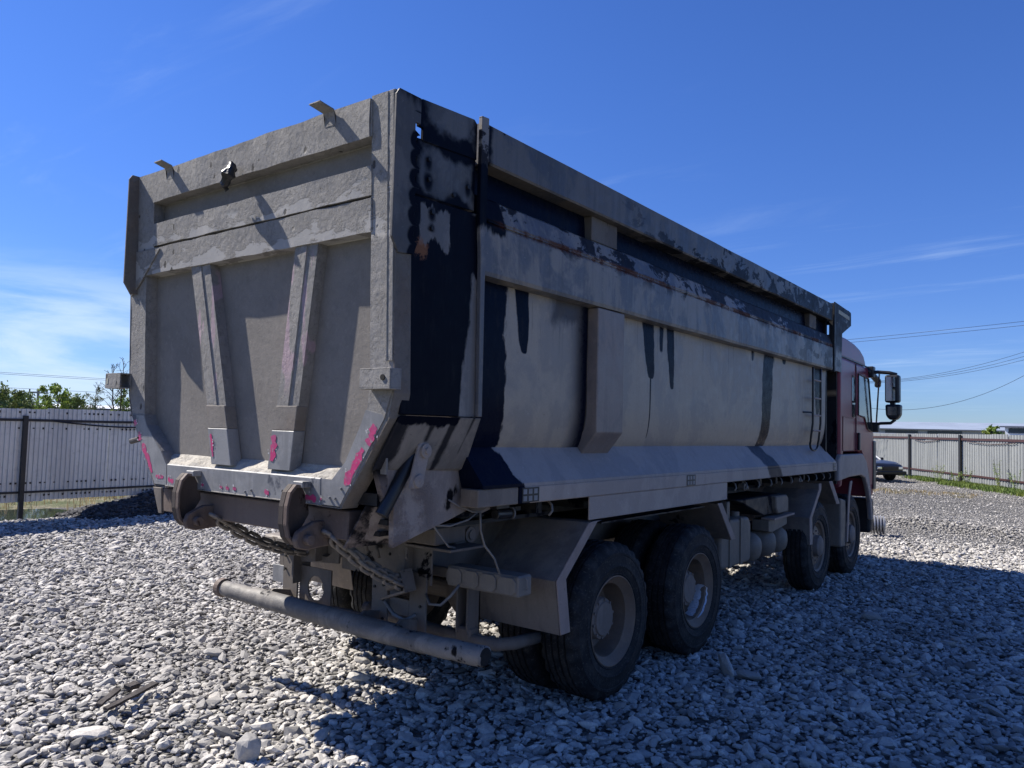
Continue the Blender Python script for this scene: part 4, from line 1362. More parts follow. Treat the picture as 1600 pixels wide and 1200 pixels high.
def plate_with_hole(poly, hc, hr, y0, y1):
    """polygon in x,z with a real round hole"""
    bm = bmesh.new()
    n = 24
    outer = [bm.verts.new((a, y0, b2)) for a, b2 in poly]
    circ = [bm.verts.new((hc[0] + hr * math.cos(2 * math.pi * i / n), y0, hc[1] + hr * math.sin(2 * math.pi * i / n))) for i in range(n)]
    e = [bm.edges.new((outer[i], outer[(i + 1) % len(outer)])) for i in range(len(outer))]
    e += [bm.edges.new((circ[i], circ[(i + 1) % n])) for i in range(n)]
    bmesh.ops.triangle_fill(bm, edges=e, use_beauty=True)
    r_ = bmesh.ops.extrude_face_region(bm, geom=bm.faces[:])
    for v in [g_ for g_ in r_['geom'] if isinstance(g_, bmesh.types.BMVert)]: v.co.y = y1
    bmesh.ops.recalc_face_normals(bm, faces=bm.faces)
    me = bpy.data.meshes.new('p'); bm.to_mesh(me); bm.free()
    return me


def mesh_part(name, me, mat):
    me.name = name; me.materials.append(M[mat])
    o = bpy.data.objects.new(name, me); COL.objects.link(o); o.parent = ROOT
    return o


mesh_part('holed_bracket', plate_with_hole([(-0.70, 0.82), (-0.22, 0.86), (-0.20, 1.20), (-0.34, 1.22), (-0.50, 1.02), (-0.70, 0.93)], (-0.36, 0.96), 0.072, 1.01, 1.025), 'chassis')
part('hanger_plate', MB().box(-0.80, -0.64, 1.00, 1.015, 0.46, 0.94), 'chassis', 0.002)
part('hanger_flange', MB().box(-0.641, -0.622, 0.95, 1.10, 0.68, 0.93), 'chassis', 0.002)
mesh_part('holed_bracket', plate_with_hole([(-0.635, 0.46), (-0.30, 0.46), (-0.30, 0.80), (-0.635, 0.80)], (-0.46, 0.66), 0.085, 1.02, 1.03), 'chassis')
part('hanger_arm', MB().box(-0.62, 0.0, 1.035, 1.06, 0.50, 0.56), 'chassis', 0.002)
part('hanger_plate', MB().box(0.14, 0.28, 0.985, 1.0, 0.44, 0.83), 'chassis', 0.002)
part('hanger_plate', MB().box(0.46, 0.60, 1.0, 1.015, 0.42, 0.90), 'chassis', 0.002)
part('hanger_arm', MB().box(0.285, 0.455, 1.005, 1.018, 0.62, 0.72), 'chassis', 0.002)
part('hanger_arm', MB().box(0.285, 0.455, 1.005, 1.018, 0.42, 0.49), 'chassis', 0.002)
mb = MB()
for (x, z) in ((.17, .77), (.17, .60), (.25, .79), (.25, .70), (.25, .58), (.25, .50), (-.77, .85), (-.77, .76), (-.67, .88), (-.67, .78), (.5, .6), (.56, .7), (-.73, .6)):
    y_ = .984 if x > 0.1 and x < .3 else .998
    mb.cyl((x, y_, z), (x, y_ - .010, z), .009, n=6)
part('hanger_bolts', mb, 'dark', 0)
# tow jaw, tilted
MJ = Matrix.Translation((0.44, 0.93, 0.84)) @ Matrix.Rotation(math.radians(-20), 4, 'Y')
part('tow_jaw', MB().box(-.10, .12, -.09, .0, .045, .060, MJ).box(-.10, .12, -.09, .0, -.075, -.060, MJ).box(.105, .12, -.09, .0, -.06, .045, MJ).box(-.10, .12, 0.0, .012, -.075, .06, MJ), 'chassis', 0.002)
part('tow_pin', MB().cyl(MJ @ Vector((-.05, -.05, -.01)), MJ @ Vector((.10, -.05, -.01)), .026, n=14), 'chassis', 0)
# sagging hose loops
mb = MB()
mb.tube([(.60, 1.0, .78), (.66, .97, .735), (.74, .98, .74), (.80, 1.0, .80), (.82, 1.05, .86)], .009, 6)
mb.tube([(.30, .95, .70), (.40, .93, .64), (.50, .93, .62), (.56, .96, .66)], .012, 6)
part('brake_hose', mb, 'wire', 0, smooth=True)
# dampers and the anti-roll bar
for x in (-0.04, 0.70):
    part('suspension_link', MB().box(x - .05, x - .035, 1.22, 1.34, .52, .86).box(x + .035, x + .05, 1.22, 1.34, .52, .86).box(x - .05, x + .05, 1.325, 1.34, .52, .86), 'chassis', 0.002)
    part('link_clamp', MB().box(x - .06, x + .06, 1.23, 1.33, .44, .56), 'chassis', 0.012)
part('anti_roll_bar', MB().tube([(-.16, 1.26, .52), (-.05, 1.27, .51), (.4, 1.27, .49), (.80, 1.27, .48), (.90, 1.32, .47), (.94, 1.45, .46), (.95, 1.8, .45)], .040, 12), 'chassis', 0, smooth=True)
part('bar_end', MB().lathe([(-.03, 0), (-.03, .04), (.02, .05), (.04, .03)], 14, (-.18, 1.26, .53)), 'chassis', 0)
part('muddy_box', MB().box(.66, .92, .72, .98, 1.135, 1.262), 'chassis', 0.006)
part('box_tray', MB().box(.67, 1.02, .74, 1.05, 1.105, 1.120).box(.67, .685, .74, .75, 1.03, 1.10), 'chassis', 0.002)
part('tipping_hinge_plate', MB().yz([(.98, 1.28), (1.16, 1.34), (1.20, 1.25), (1.12, 1.13), (1.03, 1.08), (.93, 1.12), (.92, 1.2)], .86, .885), 'chassis', 0.003)
part('hinge_boss', MB().lathe([(0, .045), (.015, .045), (.02, .028), (.03, .028), (.03, .0)], 18, (.885, 1.05, 1.165)), 'hub', 0)
# gate lock: ram, boss, levers
part('gate_lock_ram', MB().cyl((1.125, .37, 1.73), (1.075, .16, 1.36), .034, n=16), 'black', 0, smooth='angle')
part('ram_rod_end', MB().cyl((1.13, .39, 1.765), (1.125, .37, 1.72), .045, n=14), 'hook', 0.003)
part('lock_lever', MB().yz([(.30, 1.70), (.335, 1.735), (.375, 1.72), (.385, 1.67), (.36, 1.58), (.345, 1.52), (.31, 1.49), (.25, 1.49), (.26, 1.56)], 1.16, 1.176), 'lower', 0.004)
part('pivot_boss', MB().lathe([(0, .036), (.014, .036), (.016, .018), (.026, .016), (.026, 0)], 20, (1.176, .345, 1.675)), 'lower', 0)
part('pivot_boss', MB().lathe([(0, .034), (.010, .032), (.014, 0)], 20, (1.176, .305, 1.525)), 'lower', 0)
part('oval_marker_lamp', MB().lathe([(-.03, .030), (.0, .048), (.018, .040), (.026, 0)], 22).xform(Matrix.Translation((1.10, .86, 1.375)) @ Matrix.Diagonal((1, 2.0, 1, 1))), 'chassis', 0, smooth='angle')
part('lamp_window', MB().lathe([(.0, .024), (.006, .018), (.008, 0)], 18).xform(Matrix.Translation((1.122, .885, 1.38)) @ Matrix.Diagonal((1, 2.0, 1, 1))), 'chrome', 0, smooth=True)
part('rear_work_lamp', MB().cyl((1.10, 1.02, 1.305), (1.10, 1.16, 1.30), .030, n=14), 'black', 0.004)
part('lamp_rim', MB().lathe([(0, .038), (.012, .038), (.014, .0)], 16).xform(Matrix.Translation((1.10, 1.16, 1.30)) @ Matrix.Rotation(math.pi / 2, 4, 'Z')), 'wire', 0)
part('lamp_bracket', MB().box(1.07, 1.13, 1.0, 1.12, 1.335, 1.371), 'black', 0.003)
# loose cables
mb = MB()
mb.tube([(1.10, .62, 1.41), (1.11, .70, 1.37), (1.12, .80, 1.335), (1.11, .88, 1.33), (1.09, .92, 1.345)], .005, 5)
mb.tube([(1.00, .48, 1.32), (1.03, .56, 1.275), (1.06, .68, 1.262), (1.09, .80, 1.29), (1.10, .88, 1.335)], .006, 5)
mb.tube([(1.09, .90, 1.33), (1.08, .92, 1.22), (1.08, .96, 1.13), (1.09, 1.04, 1.05), (1.10, 1.08, .96)], .007, 5)
mb.tube([(1.03, .56, 1.29), (1.02, .66, 1.20), (1.0, .74, 1.14), (.98, .82, 1.12)], .006, 5)
part('loose_cable', mb, 'wire', 0, smooth=True)
# lower cross tube behind the hooks and hinge blocks
part('hinge_cross_beam', MB().box(-.90, .87, .13, .23, 1.215, 1.365), 'hook', 0.006)
part('chute_side_plate', MB().add([(1.00, .13, 1.40), (1.045, .42, 1.36), (.96, .40, 1.19), (.86, .12, 1.18), (.99, .13, 1.40), (1.035, .42, 1.36), (.95, .40, 1.19), (.85, .12, 1.18)], [(0, 1, 2, 3), (7, 6, 5, 4), (0, 4, 5, 1), (1, 5, 6, 2), (2, 6, 7, 3), (3, 7, 4, 0)]), 'lower', 0)
part('chute_bracket', MB().xz([(-.86, 1.375), (-.76, 1.375), (-.74, 1.22), (-.78, 1.22)], .038, .053), 'chassis', 0.002)
part('sun_block_pan', MB().box(-1.03, .98, .24, 1.75, 1.238, 1.262), 'dark', 0)  # added pan that blocks sun slits on the gravel under the truck

# rear underrun pipe
mb = MB()
n = 40
pts = [(-1.235 + 2.47 * i / n, 0.80 + 0.012 * math.sin(i * 0.15), 0.575 - 0.018 * math.sin(math.pi * i / n) + 0.012 * (1 - i / n)) for i in range(n + 1)]
bp = mb.tube(pts, 0.057, 20).build('bumper_pipe', M['bumper'], ROOT, smooth=True)
tess(bp, 0.06, 0.004, 9, 2)
bp.data.polygons.foreach_set('use_smooth', [True] * len(bp.data.polygons))
part('pipe_end_cap', MB().cyl((-1.26, .80, .588), (-1.20, .80, .587), .067, n=20), 'hook', 0.006)
part('pipe_sleeve', MB().cyl((-.84, .80, .583), (.55, .808, .566), 0.0625, n=24, cap=False), 'bumper', 0, smooth=True)
part('pipe_open_end', MB().cyl((1.22, .80, .575), (1.236, .80, .575), .048, n=20), 'hole', 0)
for x in (-.72, .21, .53):
    part('pipe_hanger', MB().yz([(.80, .60), (.86, .55), (1.0, .50), (1.0, .62), (.86, .645)], x - .008, x + .008), 'chassis', 0)

# tail lamps: boxes with four hexagonal lenses
for sgn in (1, -1):
    bx = part('tail_lamp_box', MB().box(sgn * .66, sgn * 1.21, 1.115, 1.25, .828, .950), 'lamp', 0.010)
    xs_ = [.725, .858, .991, 1.130]
    for i, x in enumerate(xs_):
        hwid = .060 if i < 3 else .068
        poly = [(x - hwid, .860), (x - hwid * .62, .838), (x + hwid * .62, .838), (x + hwid, .860), (x + hwid, .918), (x + hwid * .62, .940), (x - hwid * .62, .940), (x - hwid, .918)]
        MB().xz([(sgn * a, b2) for a, b2 in poly], 1.104, 1.116).build('lamp_lens', M['lamp'], bx, bevel=0.004)
    MB().tube([(sgn * 1.225, 1.17, .87), (sgn * 1.235, 1.17, .88), (sgn * 1.235, 1.17, .93), (sgn * 1.222, 1.17, .94)], .005, 5).build('wire_clip', M['wire'], bx)
    part('lamp_arm', MB().box(sgn * .46, sgn * .68, 1.16, 1.20, .86, .92), 'chassis')
part('plate_holder', MB().box(-1.06, -.80, 1.10, 1.112, .62, .745), 'gate_steel', 0.002)
part('plate_bracket', MB().box(-1.0, -.95, 1.112, 1.13, .70, .84), 'chassis', 0.002)


# mudguards: folded sheet plus a flange along the outer edge
def mudguard(sgn, path, x0, x1, fl, t=0.006, fw_=0.10, flip=1):
    """path: list of (y,z) of the sheet, fl: flange depth in the +y*flip direction"""
    mb = MB()
    vs = []
    for (y, z) in path:
        vs += [(sgn * x0, y, z), (sgn * x1, y, z), (sgn * x1, y + t * flip, z), (sgn * x0, y + t * flip, z)]
    fs = []
    for i in range(len(path) - 1):
        a = i * 4
        for k in range(4): fs.append((a + k, a + (k + 1) % 4, a + 4 + (k + 1) % 4, a + 4 + k))
    fs += [(0, 1, 2, 3), tuple(len(path) * 4 - 1 - k for k in range(4))]
    mb.add(vs, fs)
    o = part('mudguard', mb, 'fender', 0)
    tess(o, 0.14, 0.006, 3, 1)
    poly = [(y, z) for y, z in path] + [(y + fl * flip, z) for y, z in reversed(path)]
    MB().yz(poly, sgn * (x1 + .001), sgn * (x1 + .009)).build('mudguard_flange', M['flange'], o, bevel=0.002)
    return o


for sgn in (1, -1):
    mudguard(sgn, [(1.500, .555), (1.440, .885), (1.80, 1.205), (1.86, 1.212)], .62, 1.247, .105)
    mudguard(sgn, [(4.22, .86), (3.90, 1.20)], .62, 1.247, .10, flip=1)
    mudguard(sgn, [(6.56, .572), (6.54, .872), (6.90, 1.175), (6.90, 1.245)], .62, 1.247, .10)
    mudguard(sgn, [(7.66, .96), (7.32, 1.255)], .62, 1.247, .15)
    part('mudguard_top', MB().box(sgn * .64, sgn * 1.2, 2.05, 3.75, 1.175, 1.185), 'dark', 0)
# fuel tank with strap and filler, on the right; the same on the left
for sgn in (1, -1):
    tp = [(4.26, .60), (4.30, .565), (4.98, .565), (5.02, .60), (5.02, .93), (4.96, 1.0), (4.36, 1.0), (4.26, .93)]
    ft = part('fuel_tank', MB().yz(tp, sgn * .56, sgn * 1.14), 'tank', 0.03, seg=3)
    for y in (4.45, 4.72):
        MB().yz([(y, .566), (y + .05, .566), (y + .05, 1.004), (y, 1.004)], sgn * 1.135, sgn * 1.150).build('tank_strap', M['tank'], ft)
    MB().cyl((sgn * 1.02, 4.90, 1.0), (sgn * 1.02, 4.90, 1.045), .042, n=14).build('filler_cap', M['tank'], ft)
    MB().box(sgn * .6, sgn * 1.18, 4.985, 5.03, .54, .562).build('tank_bracket', M['tank'], ft)
    part('tank_hanger', MB().box(sgn * 1.02, sgn * 1.08, 4.55, 4.62, 1.0, 1.16), 'tank', 0.004)
    for y in (5.27, 5.70, 6.08):
        at_ = part('air_tank', MB().lathe([(-.50, 0), (-.48, .08), (-.42, .145), (0.02, .148), (.10, .138), (.145, .10), (.165, .04), (.17, 0)], 28, (0, 0, 0)).xform(Matrix.Translation((sgn * .98, y, .665)) @ Matrix.Diagonal((sgn, 1, 1, 1))), 'tank', 0, smooth=True)
    bb = part('battery_box', MB().yz([(4.75, 1.165), (6.05, 1.165), (6.12, 1.12), (6.12, .965), (5.5, .965)], sgn * .70, sgn * 1.10), 'dark', 0.01)
    MB().yz([(5.72, 1.155), (6.08, 1.155), (6.13, 1.12), (6.13, .97), (5.80, .965), (5.74, 1.02)], sgn * 1.08, sgn * 1.15).build('box_cover', M['tank'], bb, bevel=0.012)
    MB().yz([(5.56, .94), (6.22, .955), (6.22, .935), (5.56, .92)], sgn * 1.05, sgn * 1.19).build('box_ledge', M['flange'], bb)
    MB().yz([(5.56, .915), (6.14, .93), (6.14, .83), (5.66, .78), (5.56, .80)], sgn * .95, sgn * 1.13).build('box_tray', M['tank'], bb, bevel=0.006)
part('ratchet', MB().cyl((1.13, 4.72, 1.30), (1.19, 4.72, 1.30), .035, n=14).cyl((1.19, 4.74, 1.295), (1.21, 4.74, 1.295), .018, n=10), 'tank', 0.003)
part('ratchet', MB().cyl((1.13, 6.40, 1.30), (1.19, 6.40, 1.30), .030, n=14).cyl((1.19, 6.42, 1.295), (1.21, 6.42, 1.295), .016, n=10), 'tank', 0.003)
part('gear_lump', MB().box(-.3, .3, 5.0, 7.0, .62, 1.05), 'dark', 0.03)
part('propeller_shaft', MB().cyl((0, 3.8, .6), (0, 6.9, .75), .055, n=12), 'chassis', 0)


# chains
def chain(path, n_links, name_label):
    ln = MB()
    pts = []
    L_, Wd = 0.038, 0.027
    for i in range(8):
        a = math.pi * i / 7 - math.pi / 2
        pts.append((L_ + Wd * math.cos(a), Wd * math.sin(a), 0))
    for i in range(8):
        a = math.pi * i / 7 + math.pi / 2
        pts.append((-L_ + Wd * math.cos(a), Wd * math.sin(a), 0))
    ln.tube(pts, 0.0115, 6, closed=True)
    root_c = empty('chain', parent=ROOT); root_c['label'] = name_label
    pts = [Vector(p) for p in path]
    seglen = [(pts[i + 1] - pts[i]).length for i in range(len(pts) - 1)]
    tot_ = sum(seglen)
    o0 = None
    for k in range(n_links):
        s_ = tot_ * (k + .5) / n_links; i = 0
        while s_ > seglen[i] and i < len(seglen) - 1: s_ -= seglen[i]; i += 1
        p = pts[i].lerp(pts[i + 1], s_ / seglen[i]); d = (pts[i + 1] - pts[i]).normalized()
        Q = d.to_track_quat('X', 'Z').to_matrix().to_4x4() @ Matrix.Rotation(math.radians((90 if k % 2 else 0) + rnd.uniform(-14, 14) + 20), 4, 'X')
        if o0 is None:
            o0 = ln.build('chain_link', M['chain'], root_c, smooth=True); o = o0
        else:
            o = bpy.data.objects.new('chain_link', o0.data); COL.objects.link(o); o.parent = root_c
        o.matrix_local = Matrix.Translation(p) @ Q
    return root_c


def sag(a, b2, s_, n=10):
    a = Vector(a); b2 = Vector(b2)
    return [a.lerp(b2, i / n) - Vector((0, 0, s_ * math.sin(math.pi * i / n))) for i in range(n + 1)]


chain(sag((.72, .13, 1.235), (.49, .93, .84), .03), 13, 'near safety chain running from the right hook to the tow jaw')
chain(sag((.75, .15, 1.21), (.50, .95, .815), .035), 13, 'second run of the near safety chain')
chain(sag((-.26, .10, 1.24), (-.52, .98, .91), .05), 14, 'far safety chain hanging from the left hook')

# ------------------------------------------------------------ the truck: cab
CAB = empty('cab', parent=ROOT)


def cab_part(name, mb, mat, bevel=0.0, seg=1, label=None, **kw):
    o = mb.build(name, M[mat], CAB, bevel=bevel, seg=seg, **kw)
    if label: o['label'] = label
    return o


side = [(7.90, 1.15), (8.02, 1.15), (8.08, 1.60), (8.98, 1.60), (9.20, 1.42), (9.36, 1.10), (9.44, .95), (9.72, .95), (9.78, 1.30), (9.76, 1.80), (9.70, 2.05), (9.52, 2.55), (9.42, 2.80), (7.90, 2.84)]
cab_part('cab_shell', MB().yz(side, -1.235, 1.235), 'cab', 0.045, 3)
roof = [(7.90, 2.842), (9.41, 2.81), (9.40, 2.87), (9.30, 2.96), (9.10, 3.03), (8.80, 3.08), (8.40, 3.11), (7.90, 3.12)]
cab_part('cab_roof', MB().yz(roof, -1.20, 1.20), 'cab', 0.07, 4)
cab_part('rear_seal', MB().box(-1.2, 1.2, 7.86, 7.90, 1.2, 3.0), 'dark', 0)
# door panel lines and door
for sgn in (1, -1):
    sx = sgn * 1.2355
    door = [(8.70, 1.62), (8.98, 1.62), (9.22, 1.44), (9.38, 1.12), (9.62, 1.12), (9.66, 1.5), (9.62, 2.0), (9.48, 2.38), (9.36, 2.72), (8.70, 2.75)]
    dd = cab_part('cab_door', MB().yz(door, sgn * 1.225, sgn * 1.243), 'cab', 0.006)
    MB().tube([(sx + sgn * .004, 8.69, 1.62), (sx + sgn * .004, 8.69, 2.80)], .006, 5).build('door_gap', M['black'], dd)
    MB().box(sgn * 1.243, sgn * 1.275, 8.74, 8.80, 1.62, 1.86).build('door_handle', M['black'], dd, bevel=0.01)
    win = [(8.78, 2.66), (9.36, 2.63), (9.50, 2.20), (9.55, 1.88), (9.30, 1.92), (9.12, 2.08), (8.78, 2.10)]
    MB().yz(win, sgn * 1.2435, sgn * 1.2475).build('side_window', M['glass'], dd)
    fr_ = [Vector((sgn * 1.248, a, b2)) for a, b2 in win]
    MB().tube(fr_, .012, 6, closed=True).build('window_seal', M['black'], dd)
    cab_part('quarter_window', MB().yz([(8.48, 2.06), (8.64, 2.06), (8.64, 2.62), (8.48, 2.63)], sgn * 1.236, sgn * 1.240), 'glass', 0)
    cab_part('roof_seam', MB().tube([(sx, 7.92, 2.835), (sx, 9.40, 2.80)], .012, 5), 'black')
    ap = [(8.02, 1.62), (8.58, 1.62), (8.58, 2.04), (8.02, 2.06)]
    cab_part('locker_flap', MB().yz(ap, sgn * 1.236, sgn * 1.2395), 'cabgrey' if 0 else 'cab', 0.003)
    cab_part('flap_gap', MB().tube([Vector((sx + sgn * .003, a, b2)) for a, b2 in ap], .004, 4, closed=True), 'black')
    # fender over the front wheel
    arc = [(7.76, 1.22), (7.76, 1.50), (7.86, 1.565), (8.98, 1.56), (9.16, 1.46), (9.30, 1.26), (9.42, 1.00), (9.52, .70), (9.60, .70), (9.62, 1.0)]
    outer = [(7.74, 1.24), (7.75, 1.50), (7.84, 1.575), (8.98, 1.575), (9.20, 1.47), (9.36, 1.24), (9.52, .90), (9.58, .62)]
    inner = [(9.50, .62), (9.42, .88), (9.26, 1.12), (9.12, 1.24), (8.90, 1.28), (8.30, 1.275), (7.90, 1.25)]
    cab_part('wheel_fender', MB().yz(outer + inner, sgn * 1.20, sgn * 1.262), 'cabgrey', 0.02, 2)
    cab_part('fender_liner', MB().yz([(7.74, 1.24), (7.75, 1.50), (7.84, 1.57), (8.98, 1.57), (9.2, 1.46), (9.34, 1.22), (9.32, 1.2), (9.1, 1.40), (8.9, 1.52), (7.88, 1.52), (7.80, 1.46), (7.78, 1.24)], sgn * .75, sgn * 1.198), 'dark', 0)
    cab_part('step_box', MB().yz([(7.93, .40), (8.18, .38), (8.18, .98), (7.93, 1.02)], sgn * .9, sgn * 1.235), 'tank', 0.02, 2)
    MB()
    cab_part('step_strip', MB().yz([(8.18, .44), (8.24, .44), (8.34, 1.0), (8.46, 1.22), (8.36, 1.22), (8.26, 1.02)], sgn * 1.236, sgn * 1.25), 'flange', 0.003)
    # mirrors on their arms
    mx = sgn
    cab_part('mirror_arm', MB().tube([(mx * 1.23, 9.50, 2.72), (mx * 1.32, 9.56, 2.745), (mx * 1.48, 9.56, 2.73), (mx * 1.58, 9.55, 2.70)], .026, 8), 'black', smooth=True)
    cab_part('mirror_arm', MB().tube([(mx * 1.26, 9.64, 1.98), (mx * 1.36, 9.58, 2.005), (mx * 1.50, 9.55, 2.01), (mx * 1.56, 9.55, 2.06)], .022, 8), 'black', smooth=True)
    cab_part('mirror_stay', MB().tube([(mx * 1.30, 9.60, 2.01), (mx * 1.35, 9.56, 2.72)], .012, 6), 'chrome')
    cab_part('arm_mount', MB().box(mx * 1.235, mx * 1.33, 9.58, 9.68, 1.88, 2.02), 'black', 0.012)
    cab_part('arm_mount', MB().box(mx * 1.20, mx * 1.30, 9.42, 9.56, 2.66, 2.82), 'black', 0.012)
    mh = cab_part('mirror_housing', MB().box(mx * 1.435, mx * 1.625, 9.47, 9.62, 2.30, 2.695), 'black', 0.03, 3)
    MB().box(mx * 1.455, mx * 1.575, 9.462, 9.4685, 2.325, 2.665).build('mirror_glass', M['mirror'], mh)
    ml = cab_part('mirror_housing', MB().xz([(mx * 1.44, 2.275), (mx * 1.645, 2.275), (mx * 1.64, 2.12), (mx * 1.59, 2.055), (mx * 1.50, 2.055), (mx * 1.45, 2.11)], 9.46, 9.62), 'black', 0.03, 3)
    MB().box(mx * 1.48, mx * 1.60, 9.452, 9.458, 2.12, 2.24).build('mirror_glass', M['glass'], ml)
    MB().box(mx * 1.50, mx * 1.56, 9.5, 9.58, 2.276, 2.299).build('mirror_neck', M['black'], mh)
cab_part('sun_visor', MB().xz([(-1.18, 2.66), (1.18, 2.66), (1.18, 2.82), (-1.18, 2.82)], 9.56, 9.60), 'black', 0.01)
cab_part('visor_horn', MB().tube([(1.22, 9.40, 2.76), (1.26, 9.55, 2.70), (1.30, 9.72, 2.62), (1.28, 9.78, 2.56)], .045, 8), 'black', smooth=True)
cab_part('windscreen', MB().add([(-1.12, 9.745, 1.85), (1.12, 9.745, 1.85), (1.08, 9.49, 2.64), (-1.08, 9.49, 2.64)], [(0, 1, 2, 3)]), 'glass')
cab_part('front_bumper', MB().box(-1.22, 1.22, 9.62, 9.82, .42, .92), 'dark', 0.05, 3)
cab_part('front_grille', MB().box(-.9, .9, 9.782, 9.81, 1.05, 1.6), 'black', 0.01)
cab_part('headlamp', MB().box(.85, 1.2, 9.862, 9.89, .60, .80), 'glass', 0.02)
cab_part('headlamp', MB().box(-1.2, -.85, 9.862, 9.89, .60, .80), 'glass', 0.02)
cab_part('side_trim', MB().box(1.236, 1.256, 9.64, 9.79, 1.05, 1.75), 'black', 0.01)


# ------------------------------------------------------------ fences
def sheet_mat(name, col, col2, rough=0.42, metal=0.35):
    m, nt, b = new_mat(name)
    co = nt.n('ShaderNodeNewGeometry').outputs['Position']
    run = nt.noise(nt.mapv(co, sc=(1, 1, .25)), 2.0, 4, 0.55)
    n = nt.noise(co, 9, 4, 0.6)
    c = nt.mix(nt.mr(run, .35, .65), col, col2)
    c = nt.mix(nt.m('MULTIPLY', nt.mr(n, .5, .7), .35), c, tuple(q * .7 for q in col2))
    nt.L.new(c, b.inputs['Base Color'])
    b.inputs['Metallic'].default_value = metal
    b.inputs['Roughness'].default_value = rough
    return m


M['sheet'] = sheet_mat('galvanised_fence_sheet', (0.60, 0.60, 0.58), (0.50, 0.50, 0.49))
M['sheet2'] = sheet_mat('pale_fence_sheet', (0.25, 0.26, 0.255), (0.21, 0.22, 0.22), 0.6, 0.2)


def corr_sheet(width, z0, z1, period, depth, jag=0.0, seed=0):
    """trapezoid sheet along local +x, face towards -y"""
    r_ = random.Random(seed)
    n = max(1, int(round(width / period)))
    p = width / n
    xs_ = []
    for i in range(n):
        xs_ += [(i * p, 0), (i * p + p * .36, 0), (i * p + p * .5, -depth), (i * p + p * .86, -depth)]
    xs_.append((width, 0))
    vs = []
    for (x, y) in xs_:
        dz = r_.uniform(-jag, jag)
        vs += [(x, y, z0 + dz), (x, y, (z0 + z1) / 2), (x, y, z1 + dz)]
    fs = []
    for i in range(len(xs_) - 1):
        fs += [(i * 3, i * 3 + 3, i * 3 + 4, i * 3 + 1), (i * 3 + 1, i * 3 + 4, i * 3 + 5, i * 3 + 2)]
    return MB().add(vs, fs)


def fence(name, label, p0, p1, z0, z1, width, period, depth, posts, mats, rails, cable=None, post_r=.035, post_top=None, post_z0=-.1, slope=0.0, nailrows=()):
    """p0->p1 seen from the -y local side"""
    p0 = Vector(p0); p1 = Vector(p1)
    d = (p1 - p0); L_ = d.length; ang = math.atan2(d.y, d.x)
    root = empty(name, (p0.x, p0.y, 0), rot=(0, 0, ang))
    tag(root, label, 'fence')
    i = 0; x = 0
    r_ = random.Random(len(label))
    base = None
    while x < L_:
        o = None
        if base is None:
            o = corr_sheet(width, z0, z1, period, depth, 0.003, 5).build('corrugated_sheet', M[mats[0]], root)
            base = o
        else:
            o = bpy.data.objects.new('corrugated_sheet', base.data); COL.objects.link(o); o.parent = root
        o.location = (x, r_.uniform(-.006, .006) + (0.004 if i % 2 else 0), r_.uniform(-.014, .014) + slope * x)
        o.rotation_euler = (r_.uniform(-.010, .010), 0, r_.uniform(-.004, .004))
        i += 1; x += width * 0.985
    for px_ in posts:
        MB().box(px_ - post_r, px_ + post_r, -depth - .075, -depth - .012, post_z0, post_top).build('fence_post', M[mats[1]], root, bevel=.004)
    for (za, zb, hh, s0, s1) in rails:
        pts = []
        nn = max(2, int((s1 - s0) / 1.5))
        for k in range(nn + 1):
            xx = s0 + (s1 - s0) * k / nn
            pts.append((xx, -depth - .022, za + (zb - za) * k / nn + r_.uniform(-.012, .012)))
        mb = MB()
        for k in range(nn):
            a, b2 = pts[k], pts[k + 1]
            mb.add([(a[0], a[1] - .014, a[2] - hh), (a[0], a[1] + .014, a[2] - hh), (a[0], a[1] + .014, a[2] + hh), (a[0], a[1] - .014, a[2] + hh),
                    (b2[0], b2[1] - .014, b2[2] - hh), (b2[0], b2[1] + .014, b2[2] - hh), (b2[0], b2[1] + .014, b2[2] + hh), (b2[0], b2[1] - .014, b2[2] + hh)],
                   [(0, 1, 5, 4), (1, 2, 6, 5), (2, 3, 7, 6), (3, 0, 4, 7), (0, 3, 2, 1), (4, 5, 6, 7)])
        mb.build('fence_rail', M[mats[2]], root)
    for (a, b2, s_, zz) in (cable or []):
        MB().tube(sag((a, -depth - .05, zz), (b2, -depth - .05, zz), s_, 14), .014, 5).build('sagging_cable', M[mats[2]], root)
    # dark dents where sheets are nailed
    mb = MB()
    for zz in nailrows:
        x = 0.05
        while x < min(L_, 26):
            if r_.random() < .72:
                hh = r_.uniform(.008, .020)
                mb.box(x - .016, x + .016, -depth - .006, -depth - .001, zz - hh, zz + hh)
            x += period * (1 if r_.random() < .7 else 2)
    if mb.v: 
        o = mb.build('nail_dents', M['black'], root)
    return root


# left fence runs along the truck, seen from its shaded side (local x runs along +Y, local -y must face +X)
fence('corrugated_fence', 'grey corrugated metal fence with black posts beside the puddle on the left', (-11.14, -3.0, 0), (-11.14, 34.0, 0), .30, 1.925, 1.10, .078, .020,
      [3.15, 6.14, 9.3, 12.4, 15.5, 18.6, 21.7, 24.8], ('sheet', 'fence_post', 'fence_rail_dark'),
      [(1.715, 1.735, .022, 0, 36.5), (.455, .50, .018, 0, 36.5)], cable=[(6.6, 9.3, .09, 1.715), (9.3, 12.4, .05, 1.71)], post_top=1.80, post_z0=-.12, post_r=.038, nailrows=(1.86, 1.58, .40, .62))
FP0 = FR_A - FR_D * 12.0; FP1 = FR_C + FR_D * 9.0
dA = (Vector((-3.26, 38.16, 0)) - FP0).length
post_s = [dA - 10.6, dA - 5.3, dA, dA + 4.9, dA + 10.4, dA + 15.6]
